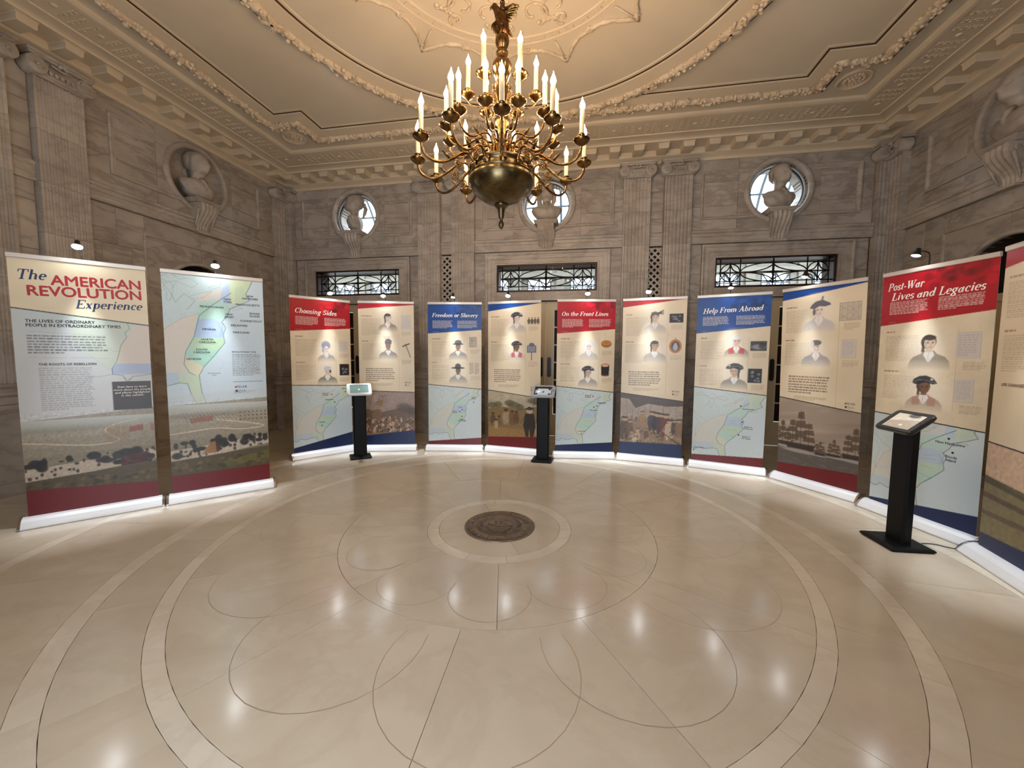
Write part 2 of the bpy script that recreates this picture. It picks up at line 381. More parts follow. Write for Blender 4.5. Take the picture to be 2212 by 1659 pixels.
# ---- shared wall pieces
def fluted_mesh(w, h, nf=7, proud=.10):
    b = MB(); pr = [(-w / 2, .02), (-w / 2, -proud)]
    m_ = .018; fw = (w - 2 * m_) / nf
    for i in range(nf):
        x0 = -w / 2 + m_ + i * fw + fw * .14; x1 = x0 + fw * .72
        pr += [(x0, -proud)] + [((x0 + x1) / 2 - math.cos(t) * (x1 - x0) / 2, -proud + math.sin(t) * fw * .36) for t in (PI / 4, PI / 2, 3 * PI / 4)] + [(x1, -proud)]
    pr += [(w / 2, -proud), (w / 2, .02)]
    b.loops([[(x, y, z) for x, y in pr] for z in (0.0018, h - .0018)], closed=False)
    for z in (.0018, h - .0018): b.add([(x, y, z) for x, y in pr], [tuple(range(len(pr)))])
    return b.mesh('fluted_block')
def capital_mesh(w, proud=.10):
    b = MB()
    b.box(-w / 2 - .075, w / 2 + .075, -proud - .085, .02, .215, .25)
    b.box(-w / 2 - .06, w / 2 + .06, -proud - .07, .02, .19, .215)
    b.box(-w / 2, w / 2, -proud - .015, .02, 0, .20)
    b.loops([[(u, -proud - .015 - .03 * math.sin(t), .03 + .06 * (1 - math.cos(t)) / 2 * 2) for t in np.linspace(0, PI, 7)] for u in (-w / 2, w / 2)], closed=False, smooth=True)
    for sx in (-1, 1):
        cx, cz = sx * (w / 2 - .005), .10
        b.lathe([(.0, .0), (.085, .0), (.092, -.004), (.092, -.15)], 20, (cx, -proud - .075, cz), axis='y')
        sp = [(cx + sx * (.084 - .0115 * t) * math.cos(t * 1.0 + 1.2) * 1.0, -proud - .078, cz + (.084 - .0115 * t) * math.sin(t + 1.2)) for t in np.linspace(0, 6.6, 40)]
        b.tube(sp, [.009 - .0006 * i / 5 for i in range(40)], 5)
        b.ball((cx, -proud - .078, cz), .018, 8, 5)
    for i in range(5): b.ball((-w * .22 + i * w * .11, -proud - .055, .075), .024, 8, 5, 0, (.8, .7, 1.2))
    for k in range(5):
        a = PI * k / 4; b.ball((.028 * math.cos(a), -proud - .08, .185 + .03 * math.sin(a)), .022, 7, 5)
    b.ball((0, -proud - .095, .19), .018, 7, 5)
    b.tube([(-.09, -proud - .05, .17), (0, -proud - .06, .15), (.09, -proud - .05, .17)], .014, 6)
    return b.mesh('capital')
_cap = {}
def pilaster(wall, fr, u0, u1, nf=7, proud=.10):
    w = round(u1 - u0, 3); c = (u0 + u1) / 2
    key = (w, nf, proud)
    if key not in _cap:
        base = MB(); base.box(-w / 2 - .05, w / 2 + .05, -proud - .06, .02, 0, .90)
        base.box(-w / 2 - .09, w / 2 + .09, -proud - .10, .02, 0, .14)
        base.loops([[(-w / 2 - a_, .02, z), (-w / 2 - a_, -proud - a_, z), (w / 2 + a_, -proud - a_, z), (w / 2 + a_, .02, z)] for z, a_ in ((.88, .05), (.90, .08), (.93, .09), (.955, .06), (.975, .05), (.98, .02))], closed=False)
        mould = MB(); mould.loops([[(-w / 2 - a_, .02, z), (-w / 2 - a_, -proud - a_, z), (w / 2 + a_, -proud - a_, z), (w / 2 + a_, .02, z)] for z, a_ in ((.98, .0), (.98, .05), (1.06, .05), (1.065, .035), (1.085, .05), (1.11, .045), (1.125, .02), (1.15, .02), (1.165, .03), (1.18, .02), (1.20, .0))], closed=False)
        _cap[key] = (base.mesh('pilaster'), mould.mesh('pilaster_base'), fluted_mesh(w, (4.64 - 1.20) / 6, nf, proud), capital_mesh(w, proud))
        for me in _cap[key]: me.materials.append(M['marble_flat'])
    me = _cap[key]
    p = put('pilaster', me[0], None, wall, fr, c, 0)
    link('base_moulding', me[1], None, p)
    for i in range(6): link('fluted_block', me[2], None, p, (0, 0, 1.20 + i * (4.64 - 1.20) / 6))
    link('capital', me[3], None, p, (0, 0, 4.64))
ENT = [(3.49, .0), (3.49, .055), (3.515, .06), (3.52, .045), (3.60, .045), (3.605, .055), (3.655, .058), (3.665, .075), (3.69, .085), (3.70, .085), (3.705, .04), (3.72, .02), (3.73, 0)]
PANEL = [(0, 0), (0, .022), (.012, .03), (.03, .03), (.045, .012), (.05, .005), (.07, .005), (.07, 0)]
RINGP = [(.445, -.02), (.45, .02), (.458, .035), (.475, .045), (.50, .045), (.52, .035), (.53, .02), (.533, 0)]
def ring_mesh(prof=RINGP, n=64):
    b = MB(); b.loops([[(r * math.cos(a), -p, r * math.sin(a)) for a in np.linspace(0, 2 * PI, n, endpoint=False)] for r, p in prof], smooth=True); return b.mesh('ring_moulding')
RING = ring_mesh(); RING.materials.append(M['marble_flat'])
def console_mesh():
    b = MB(); L = []
    for t in np.linspace(0, 1, 15):
        z = .0 - .43 * t; w = .15 - .045 * t; p = .05 + .16 * (math.cos(t * PI) * .5 + .5) + .02 * math.sin(t * PI * 2)
        prof = [(-w, .02), (-w, -p)]
        for k in range(4):
            x0 = -w + .012 + k * (2 * w - .024) / 4; x1 = x0 + (2 * w - .024) / 4
            prof += [(x0 + .004, -p), ((x0 + x1) / 2, -p - .014), (x1 - .004, -p)]
        prof += [(w, -p), (w, .02)]
        L.append([(x, y, z) for x, y in prof])
    b.loops(L, closed=False); b.add(L[-1], [tuple(range(len(L[-1])))])
    b.box(-.115, .115, -.10, .02, -.455, -.43)
    for sx in (-1, 1):
        b.lathe([(0, .0), (.05, 0), (.055, -.006), (.055, -.02)], 14, (sx * .16, 0, 0), axis='y') if False else None
        sp = [(sx * .152, -.13 + (.05 - .0075 * t) * math.cos(t), -.07 + (.05 - .0075 * t) * math.sin(t)) for t in np.linspace(0, 5.5, 26)]
        b.tube(sp, .009, 5)
        b.tube([(sx * .15, -.17, -.10), (sx * .142, -.13, -.2), (sx * .13, -.09, -.3), (sx * .115, -.06, -.38)], [.02, .016, .012, .01], 6)
    return b.mesh('console_bracket')
CONS = console_mesh(); CONS.materials.append(M['marble_flat'])
_b = MB(); _b.loops([[(-.2 - a, .44, z), (-.2 - a, -.20 - a, z), (.2 + a, -.20 - a, z), (.2 + a, .44, z)] for z, a in ((0, -.05), (.0, -.02), (.03, 0), (.05, .02), (.06, .02), (.06, -.02))], closed=False)
_b.add([(-.18, .44, .06), (-.18, -.18, .06), (.18, -.18, .06), (.18, .44, .06)], [(0, 1, 2, 3)]); _b.add([(-.15, .44, 0), (-.15, -.15, 0), (.15, -.15, 0), (.15, .44, 0)], [(3, 2, 1, 0)])
SHELF = _b.mesh('bracket_shelf'); SHELF.materials.append(M['marble_flat'])
def quadrant_slabs(wall, fr, c, u0, u1, v0, v1, r):
    for i in range(4):
        b = disc_plate(c + (u0 if i in (1, 2) else 0) + (.002 if i in (0, 3) else 0), c + (u1 if i in (0, 3) else 0) - (.002 if i in (1, 2) else 0), v0 if i > 1 else OC + .002, v1 if i < 2 else OC - .002, c, OC, r, 0, .03, i * PI / 2 + .0001, (i + 1) * PI / 2 - .0001, 14, True)
        me = b.mesh('slab'); co = np.empty(len(me.vertices) * 3); me.vertices.foreach_get('co', co); co = co.reshape(-1, 3); co[:, 0] -= c; co[:, 2] -= OC
        me.vertices.foreach_set('co', co.ravel()); me.materials.append(M['marble']); put('marble_slab', me, None, wall, fr, c, OC)
def upper_bay(wall, fr, c, hw=1.37, r=OR, u1=None):
    R_ = u1 if u1 is not None else hw
    quadrant_slabs(wall, fr, c, -.62, .62, 3.73, 4.9, r)
    for u0_, u1_, o_ in ((c - hw, c - .62, 0), (c + .62, c + R_, 1)): courses(wall, fr, u0_, u1_, 3.73, 4.92, .4, o_, .8)
    for sg in (-1, 1):
        pm_ = MB(); pm_.loops([[(sg * .40, -p, 4.70 - t), (sg * (1.21 - t), -p, 4.70 - t), (sg * (1.21 - t), -p, 3.90 + t), (sg * .30, -p, 3.90 + t)] for t, p in PANEL], closed=False)
        put('panel_moulding', pm_.mesh('panel_moulding'), M['marble_flat'], wall, fr, c, 0)
    put('ring_moulding', RING, None, wall, fr, c, OC)
    put('entablature_moulding', hmould(-hw, R_, ENT).mesh('ent'), M['marble_flat'], wall, fr, c, 0)
    put('console_bracket', CONS, None, wall, fr, c, 3.93)
    put('bracket_shelf', SHELF, None, wall, fr, c, 3.93)
SURR = [(0, .0), (0, .05), (.02, .055), (.045, .045), (.05, .03), (.12, .03), (.125, .018), (.19, .018), (.2, .03), (.225, .03), (.225, -.12)]
def door_surround(wall, fr, c, zt=3.475, open_to=.935, hw=1.16):
    b = rect_frame(-hw, hw, 0, zt, SURR, True); put('door_surround', b.mesh('surround'), M['marble_flat'], wall, fr, c, 0)
def lattice(wall, fr, c, w, v0, v1):
    b = MB(); h = v1 - v0; e = .014
    b.box(-w / 2, -w / 2 + e, -.008, .012, 0, h); b.box(w / 2 - e, w / 2, -.008, .012, 0, h); b.box(-w / 2, w / 2, -.008, .012, 0, e); b.box(-w / 2, w / 2, -.008, .012, h - e, h)
    p = w / 2; n = int(h / p) + 3
    for sgn in (-1, 1):
        for i in range(-2, n):
            # diagonal from left edge to right edge, clipped
            z0, z1 = i * p, i * p + w
            if sgn < 0: z0, z1 = z1, z0
            x0, x1 = -w / 2, w / 2
            pts = []
            t0, t1 = 0., 1.; dz = z1 - z0
            ta, tb = (0 - z0) / dz, (h - z0) / dz
            if ta > tb: ta, tb = tb, ta
            t0, t1 = max(t0, ta), min(t1, tb)
            if t1 - t0 < .05: continue
            a, q = Vector((x0 + (x1 - x0) * t0, 0, z0 + dz * t0)), Vector((x0 + (x1 - x0) * t1, 0, z0 + dz * t1))
            d = (q - a).normalized(); b.xbox((a + q) / 2 + Vector((0, .002 * sgn, 0)), d, (0, 1, 0), d.cross(Vector((0, 1, 0))), (q - a).length / 2, .008, .0155)
    put('lattice_grille', b.mesh('lattice'), M['marble_flat'], wall, fr, c, v0)
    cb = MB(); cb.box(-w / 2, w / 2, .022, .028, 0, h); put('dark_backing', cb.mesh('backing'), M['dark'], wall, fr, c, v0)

# ---- back wall dressing
for c in (-S, 0, S):
    hw = 1.37; l = 1.37; r_ = 1.37
    upper_bay(wall_back, 'back', c, 1.37 if c == 0 else 1.385)
    door_surround(wall_back, 'back', c)
    for s_ in (-1, 1):
        a_, b2 = (c - 1.37, c - 1.16) if s_ < 0 else (c + 1.16, c + 1.37)
        courses(wall_back, 'back', a_, b2, 0, 3.49, .5)
    sb = MB(); sb.box(-.95, .95, -.015, .12, 2.58, 2.745); put('lintel', sb.mesh('lintel'), M['marble_flat'], wall_back, 'back', c, 0)
for s_ in (-1, 1):
    for a_, b2 in ((1.36, 1.81), (2.045, 2.49)):
        pilaster(wall_back, 'back', *((a_, b2) if s_ > 0 else (-b2, -a_)))
    c0, c1 = (1.81, 2.045) if s_ > 0 else (-2.045, -1.81)
    courses(wall_back, 'back', c0, c1, 3.49, 4.9, .47); courses(wall_back, 'back', c0, c1, 0, .42, .42); courses(wall_back, 'back', c0, c1, .92, 1.55, .6)
    lattice(wall_back, 'back', (c0 + c1) / 2, .225, 1.56, 3.46); lattice(wall_back, 'back', (c0 + c1) / 2, .225, .43, .91)
    put('entablature_moulding', hmould(-.115, .115, [(v, p * .5) for v, p in ENT]).mesh('ent'), M['marble_flat'], wall_back, 'back', (c0 + c1) / 2, 0)
    pilaster(wall_back, 'back', *((5.25, 5.47) if s_ > 0 else (-5.47, -5.25)), nf=3)
# ---- side walls
YP = .06; YN = 2.13
def side_wall(name, fr, sg):
    b = MB()
    y0, y1 = .03, .5
    def U(a, b_): return (min(sg * a, sg * b_), max(sg * a, sg * b_))
    def bx(a, b_, z0, z1, yy=(y0, y1)): u = U(a, b_); b.box(u[0], u[1], yy[0], yy[1], z0, z1)
    ns = (YN, 2 * YP - YN)
    bx(-D - .03, ns[1] - .6, -.01, 3.05); bx(ns[1] + .6, ns[0] - .6, -.01, 3.05); bx(ns[0] + .6, D + .03, -.01, 3.05)
    for n_ in ns:
        bx(n_ - .6, n_ + .6, -.01, 3.05, (.36, .5))
        # arch spandrel
        N_ = 20; arc = [(.6 * math.cos(t), 2.38 + .58 * math.sin(t)) for t in np.linspace(0, PI, N_ + 1)]
        for (xa, za), (xb, zb) in zip(arc[:-1], arc[1:]):
            b.loops([[(sg * n_ + xa, y, za), (sg * n_ + xb, y, zb), (sg * n_ + xb, y, 3.05), (sg * n_ + xa, y, 3.05)] for y in (y0, .36)], cap0=True, cap1=True)
        pl = disc_plate(sg * n_ - 1.0, sg * n_ + 1.0, 3.05, 5.5, sg * n_, OC, OR, y0, .3); b.add(pl.v, pl.f)
    bx(-D - .03, ns[1] - 1, 3.05, 5.5); bx(ns[1] + 1, ns[0] - 1, 3.05, 5.5); bx(ns[0] + 1, D + .03, 3.05, 5.5)
    bx(-D - .03, D + .03, 3.05, 5.5, (.3, .5))
    me = b.mesh(name); (ox, oy), a = FR[fr]; me.transform(Matrix.Translation((ox, oy, 0)) @ Matrix.Rotation(a, 4, 'Z'))
    w_ = structure(link(name, me, M['joint']))
    for i, n_ in enumerate(ns):
        c = sg * n_
        upper_bay(w_, fr, c, 1.525)
        nb = MB(); nb.lathe([(.001, -.20), (.25, -.195), (.40, -.15), (.45, -.05), (.455, .0)], 40, axis='y'); put('niche_bowl', nb.mesh('niche'), M['marble_flat'], w_, fr, c, OC)
        # flanks and arch surround
        for s_ in (-1, 1):
            u0_, u1_ = (c - 1.525, c - .83) if s_ < 0 else (c + .83, c + 1.525)
            if abs(u1_ if s_ > 0 else u0_) > D: u1_, u0_ = (min(u1_, D), max(u0_, -D))
            courses(w_, fr, min(u0_, u1_), max(u0_, u1_), 0, 3.49, .5, i, .4)
        courses(w_, fr, c - .83, c + .83, 3.24, 3.49, .3, 0, .8)
        # spandrel slabs, one each side of the arch crown
        for s_ in (-1, 1):
            p_ = MB(); N_ = 10; arc = [(s_ * .6 * math.cos(t), 2.38 + .58 * math.sin(t)) for t in np.linspace(0, PI / 2 - .004, N_ + 1)]
            for (xa, za), (xb, zb) in zip(arc[:-1], arc[1:]):
                p_.loops([[(xa, y, za), (xb, y, zb), (xb, y, 3.236), (xa, y, 3.236)] for y in (0, .03)], cap0=True, cap1=True)
            p_.box(*sorted((s_ * .6, s_ * .828)), 0, .03, 0, 3.236)
            put('marble_slab', p_.mesh('spandrel'), M['marble'], w_, fr, c, 0)
        put('surround_moulding', rect_frame(-.86, .86, 0, 3.25, [(0, 0), (0, .018), (.012, .022), (.03, .018), (.035, 0)], True).mesh('sm'), M['marble_flat'], w_, fr, c, 0)
        am = MB(); am.loops([[(r * math.cos(t), -p, 2.38 + r * .967 * math.sin(t)) for t in np.linspace(0, PI, 33)] for r, p in ((.6, -.1), (.6, .015), (.615, .025), (.65, .02), (.66, 0))], closed=False, smooth=True)
        put('arch_moulding', am.mesh('am'), M['marble_flat'], w_, fr, c, 0)
    for a_, b2 in ((YP + .11, YP + .56), (YP - .56, YP - .11)): pilaster(w_, fr, *U(a_, b2))
    u = U(YP - .11, YP + .11); courses(w_, fr, u[0], u[1], 0, 4.9, .55)
    put('entablature_moulding', hmould(-.11, .11, [(v, p * .5) for v, p in ENT]).mesh('ent'), M['marble_flat'], w_, fr, sg * YP, 0)
    for y_ in (YN + 1.525, ns[1] - 1.525):
        if y_ > 0: pilaster(w_, fr, *U(3.66, 3.99), nf=4)
        else: courses(w_, fr, *U(-D, y_), 0, 4.9, .55)
    return w_
wall_left = side_wall('wall_left', 'left', 1)
wall_right = side_wall('wall_right', 'right', -1)
# doors inside the side niches
def niche_door(n, fr, c):
    d = structure(empty('door_%d' % n)); d.location = fp(fr, c, .3, 0); d.rotation_euler = (0, 0, FR[fr][1])
    b = MB(); b.box(-.59, .59, 0, .05, 0, 2.36); b.box(-.56, .56, -.015, 0, .08, .5); b.box(-.56, .56, -.02, 0, 2.26, 2.36)
    b.build('door_leaf', M['door'], d)
    b = MB(); b.loops([[(.58 * math.cos(t), y, 2.37 + .56 * math.sin(t)) for t in np.linspace(0, PI, 25)] for y in (.02, .05)], cap0=True, cap1=True)
    b.build('dark_lunette', M['dark'], d)
    b = MB(); b.lathe([(.001, .06), (.02, .055), (.025, .04), (.01, .02), (.02, 0)], 12, (.45, 0, 1.05), axis='y'); b.build('door_knob', M['brass'], d)
for i, (fr, c) in enumerate((('left', YN), ('right', -YN))): niche_door(4 + i, fr, c)
# ---- front wall (behind the camera): unseen openings added to let in daylight fill
wall_front = wall_carcass('wall_front', 'front', th=.4)
for c in (-S, 0, S):
    for a_, b2 in ((c - 1.9, c - .96), (c + .96, c + 1.9)): courses(wall_front, 'front', max(a_, -W), min(b2, W), 0, 3.49, .9, 0, .95)
    put('entablature_moulding', hmould(-1.9 if c > -1 else -1.6, 1.9 if c < 1 else 1.6, ENT).mesh('ent'), M['marble_flat'], wall_front, 'front', c, 0)
    quadrant_slabs(wall_front, 'front', c, -1.9 if c > -1 else -1.6, 1.9 if c < 1 else 1.6, 3.73, 4.9, OR)
    door_surround(wall_front, 'front', c)
    put('ring_moulding', RING, None, wall_front, 'front', c, OC)
# ---- baseboards
for nm, fr, L_ in (('left', 'left', D), ('right', 'right', D)):
    b = hmould(-L_, L_, [(0, 0), (0, .03), (.12, .03), (.135, .015), (.14, 0)]); me = b.mesh('bb'); (ox, oy), a = FR[fr]; me.transform(Matrix.Translation((ox, oy, 0)) @ Matrix.Rotation(a, 4, 'Z'))
    structure(link('baseboard_' + nm, me, M['marble_flat']))

# ---- ceiling
cb = MB(); cb.box(-W - .45, W + .45, -D - .4, D + .42, CZ, CZ + .12); ceiling = structure(cb.build('ceiling', M['plaster_gloss']))
def rl(d, z): return [(-W + d, -D + d, z), (W - d, -D + d, z), (W - d, D - d, z), (-W + d, D - d, z)]
cor = MB(); cor.loops([rl(d, z) for d, z in ((-.01, 4.885), (.025, 4.885), (.03, 4.93), (.06, 4.945), (.11, 4.965), (.12, 4.972), (.12, 4.985), (.13, 5.0), (.13, 5.06), (.40, 5.06), (.40, 5.052), (.425, 5.052), (.43, 5.075), (.46, 5.085), (.52, 5.09), (.56, 5.092), (.57, 5.082), (.595, 5.082), (.60, 5.095), (.95, 5.095), (.96, 5.082), (1.0, 5.085), (1.03, 5.10), (1.04, CZ - .001), (1.05, CZ + .01))])
trim = structure(cor.build('trim_1', M['plaster']))
mb = MB(); mb.loops([[(-.095 + i, -.005 + 0, z), (.095 - i, -.005, z), (.095 - i, .255 - i, z), (-.095 + i, .255 - i, z)] for z, i in ((0, 0), (-.012, 0), (-.02, .01), (-.075, .012), (-.085, .02))], cap1=True); MOD = mb.mesh('modillion'); MOD.materials.append(M['plaster'])
for (a, n, L_) in ((0, 27, W), (PI, 27, W)):
    for i in range(n):
        x = -L_ + .2 + (2 * L_ - .4) * (i + .5) / n
        p = (x, D - .13, 5.061) if a == 0 else (x, -D + .13, 5.061)
        link('modillion', MOD, None, trim, p, (0, 0, PI if a == 0 else 0))
for s_ in (-1, 1):
    n = 19
    for i in range(n):
        y = -D + .3 + (2 * D - .6) * (i + .5) / n; link('modillion', MOD, None, trim, (s_ * (W - .13), y, 5.061), (0, 0, PI / 2 * s_))
# soffit ornament
ob = MB()
def motif(x, y, a, k):
    ca, sa = math.cos(a), math.sin(a)
    def T(u, v, z): return (x + u * ca - v * sa, y + u * sa + v * ca, z)
    z = 5.095
    if k % 4 == 0: ob.ball((x, y, z), .035, 8, 4, 0, (1, 1, .35))
    else:
        for dv in (-.1, -.033, .033, .1):
            for q in (-1, 1):
                c = Vector(T(.0, dv, z)); d = Vector((ca * q * .8 - sa, sa * q * .8 + ca, 0)).normalized()
                ob.xbox(c, d, (0, 0, 1), d.cross(Vector((0, 0, 1))), .03, .006, .006)
k = 0
for x in np.arange(-W + 1.0, W - 1.0, .1): motif(x, D - .775, 0, k); k += 1
for s_ in (-1, 1):
    k = 0
    for y in np.arange(-D + .8, D - .8, .1): motif(s_ * (W - .775), y, PI / 2, k); k += 1
o = ob.build('soffit_ornament', M['plaster'], trim); o['kind'] = 'stuff'
# ribs
def notch(t, z):
    a, q = 1.24 + t, 1.70 + t; P = []
    for sx, sy in ((1, 1), (-1, 1), (-1, -1), (1, -1)):
        c3 = [(sx * (W - a), sy * (D - q)), (sx * (W - q), sy * (D - q)), (sx * (W - q), sy * (D - a))]
        if sx * sy < 0: c3.reverse()
        P += [(x, y, z) for x, y in c3]
    return P
RIB = [(0, CZ + .01), (0, CZ - .03), (.015, CZ - .035), (.20, CZ - .028), (.30, CZ - .022), (.298, CZ - .022), (.300, CZ - .002), (.332, CZ - .002), (.333, CZ - .007), (.345, CZ - .007), (.365, CZ - .004), (.37, CZ + .01)]
rb = MB(); rb.loops([notch(t, z) for t, z in RIB]); rr = rb.build('ceiling_rib', M['plaster'], ceiling)
def groove_shade(path0, path1, par):
    g_ = MB(); g_.loops([path0, path1]); g_.build('painted_groove_shadow', M['groove_shade'], par)  # flat dark strip painted as the shadow line along a rib
groove_shade(notch(.300, CZ - .0035), notch(.333, CZ - .0035), rr); groove_shade(notch(-.045, CZ - .002), notch(.001, CZ - .002), rr)
rb = MB(); nseg = 128
rb.loops([[((2.763 - t) * math.cos(2 * PI * i / nseg), (2.763 - t) * math.sin(2 * PI * i / nseg), z - .004) for i in range(nseg)] for t, z in RIB]); rc = rb.build('circular_rib', M['plaster'], ceiling)
def cpath(r, z): return [(r * math.cos(2 * PI * i / nseg), r * math.sin(2 * PI * i / nseg), z) for i in range(nseg)]
groove_shade(cpath(2.763 - .300, CZ - .0075), cpath(2.763 - .333, CZ - .0075), rc); groove_shade(cpath(2.808, CZ - .003), cpath(2.762, CZ - .003), rc)
def garland(path, r, step=.03, n=7, amp=.35, flat_=.8, closed=True):
    P = [Vector(p) for p in path]; Q = []
    for i in range(len(P) if closed else len(P) - 1):
        a, b_ = P[i], P[(i + 1) % len(P)]; k = max(1, int((b_ - a).length / step)); Q += [a.lerp(b_, j / k) for j in range(k)]
    rs = [r * (1 + amp * math.sin(i * 2.1) * random.random() + (random.random() - .5) * amp) for i in range(len(Q))]
    Q = [q + Vector(((random.random() - .5) * r * .4, (random.random() - .5) * r * .4, 0)) for q in Q]
    b = MB(); b.tube(Q, [v * .75 for v in rs], n, closed=closed, flat_=flat_)
    for i, q in enumerate(Q):
        for _ in range(2):
            a_ = random.random() * 6.28; o_ = Vector((math.cos(a_), math.sin(a_), 0)) * r * random.uniform(.2, 1.1)
            b.ball((q.x + o_.x, q.y + o_.y, q.z - r * random.uniform(.1, .65)), r * random.uniform(.25, .48), 6, 3, 0, (1, 1, .8))
    return b
g = garland(notch(.085, CZ - .035), .068); o = g.build('garland', M['relief'], rr); o['kind'] = 'stuff'
cp = [(2.69 * math.cos(2 * PI * i / 200), 2.69 * math.sin(2 * PI * i / 200), CZ - .039) for i in range(200)]
g = garland(cp, .068); o = g.build('garland', M['relief'], rc); o['kind'] = 'stuff'
# ribbon crossings on the garlands
xb = MB()
for i in range(16):
    a = 2 * PI * (i + .5) / 16
    for q in (-1, 1):
        d = Vector((math.cos(a + PI / 2 + q * .7), math.sin(a + PI / 2 + q * .7), 0)); xb.xbox((2.68 * math.cos(a), 2.68 * math.sin(a), CZ - .075), d, (0, 0, 1), d.cross(Vector((0, 0, 1))), .10, .014, .014)
xb.build('ribbon_crossing', M['relief'], rc)['kind'] = 'stuff'
# corner roundels
for sx in (-1, 1):
    for sy in (-1, 1):
        r_ = link('corner_roundel', None, None, ceiling) if False else None
        b = MB(); b.loops([[(r * math.cos(t), r * math.sin(t), CZ - z) for t in np.linspace(0, 2 * PI, 40, endpoint=False)] for r, z in ((.19, 0), (.19, .022), (.175, .03), (.16, .022), (.155, .004), (.12, .004))], smooth=False, cap1=True)
        ro = b.build('corner_roundel', M['plaster'], ceiling, (sx * 4.07, sy * 2.61, 0))
        b = MB()
        for q in range(16):
            a = 2 * PI * q / 16; b.ball((.10 * math.cos(a), .10 * math.sin(a), CZ - .012), .024, 7, 4)
            if q % 2 == 0: b.ball((.05 * math.cos(a), .05 * math.sin(a), CZ - .016), .026, 7, 4)
        b.ball((0, 0, CZ - .02), .025, 8, 5); b.build('rosette_relief', M['relief'], ro)
# centre decoration inside the circle
b = MB()
for r0 in (1.25, 1.345): b.loops([[(r * math.cos(t), r * math.sin(t), CZ - z) for t in np.linspace(0, 2 * PI, 96, endpoint=False)] for r, z in ((r0 - .014, 0), (r0 - .01, .012), (r0 + .01, .012), (r0 + .014, 0))])
for i in range(48):
    a = 2 * PI * i / 48; d = Vector((-math.sin(a), math.cos(a), 0)); b.xbox((1.297 * math.cos(a), 1.297 * math.sin(a), CZ - .004), d, (math.cos(a), math.sin(a), 0), (0, 0, 1), .05, .02, .006)
cr_ = b.build('centre_ring', M['plaster'], ceiling)
b = MB()
for i in range(12):
    a = 2 * PI * i / 12; a1 = a + PI / 12
    ros = Vector((1.44 * math.cos(a), 1.44 * math.sin(a), CZ - .012))
    for k in range(6): b.ball((ros.x + .028 * math.cos(k * PI / 3), ros.y + .028 * math.sin(k * PI / 3), ros.z), .019, 7, 4)
    b.ball(tuple(ros), .02, 7, 4)
    tip = Vector((1.72 * math.cos(a1), 1.72 * math.sin(a1), CZ - .008))
    for s_ in (-1, 1):
        r2 = Vector((1.44 * math.cos(a1 + s_ * PI / 12), 1.44 * math.sin(a1 + s_ * PI / 12), CZ - .008))
        gp = []
        for t in np.linspace(0, 1, 16):
            p = r2.lerp(tip, t); rad = Vector((p.x, p.y, 0)).normalized(); p -= rad * (.07 * math.sin(PI * t)); gp.append(p + Vector(((random.random() - .5) * .012, (random.random() - .5) * .012, 0)))
        b.tube(gp, [.019 * (.7 + .8 * random.random()) for _ in gp], 6)
    dr = Vector((math.cos(a1), math.sin(a1), 0)); sd = Vector((-dr.y, dr.x, 0))
    b.tube([tip - dr * .33 + sd * .03, tip + dr * .02], [.011, .015], 6); b.tube([tip - dr * .03 - sd * .06, tip - dr * .1 + sd * .07], .011, 6)
o = b.build('star_garland', M['relief'], ceiling); o['kind'] = 'stuff'
b = MB()
for i in range(12):
    a = 2 * PI * i / 12
    for sg, rr_, k in ((1, .95, .17), (-1, .95, .17), (1, .6, .13), (-1, .6, .13), (1, 1.12, .09)):
        c = Vector((rr_ * math.cos(a + sg * .14), rr_ * math.sin(a + sg * .14), CZ - .005))
        sp = [(c.x + (k - k * .12 * t) * math.cos(a + sg * t), c.y + (k - k * .12 * t) * math.sin(a + sg * t), CZ - .007) for t in np.linspace(.3, 6.2, 28)]
        b.tube(sp, [.014 * (.7 + .7 * random.random()) for _ in sp], 5)
    for rr_ in (.45, .78, 1.08):
        for k in range(5): t = a + PI / 12 + (k - 2) * .05; b.ball((rr_ * math.cos(t), rr_ * math.sin(t), CZ - .006), .03, 6, 4, 0, (1, 1, .5))
b.lathe([(.001, -.09), (.05, -.085), (.12, -.05), (.2, -.04), (.24, -.02), (.26, 0)], 32, (0, 0, CZ))
o = b.build('scroll_relief', M['relief'], ceiling); o['kind'] = 'stuff'

for c in (-S, 0, S):
    rv_ = MB(); rv_.lathe([(.4545, .01), (.4545, -.44)], 56, axis='y'); put('oculus_reveal', rv_.mesh('reveal'), M['marble_flat'], wall_back, 'back', c, OC)
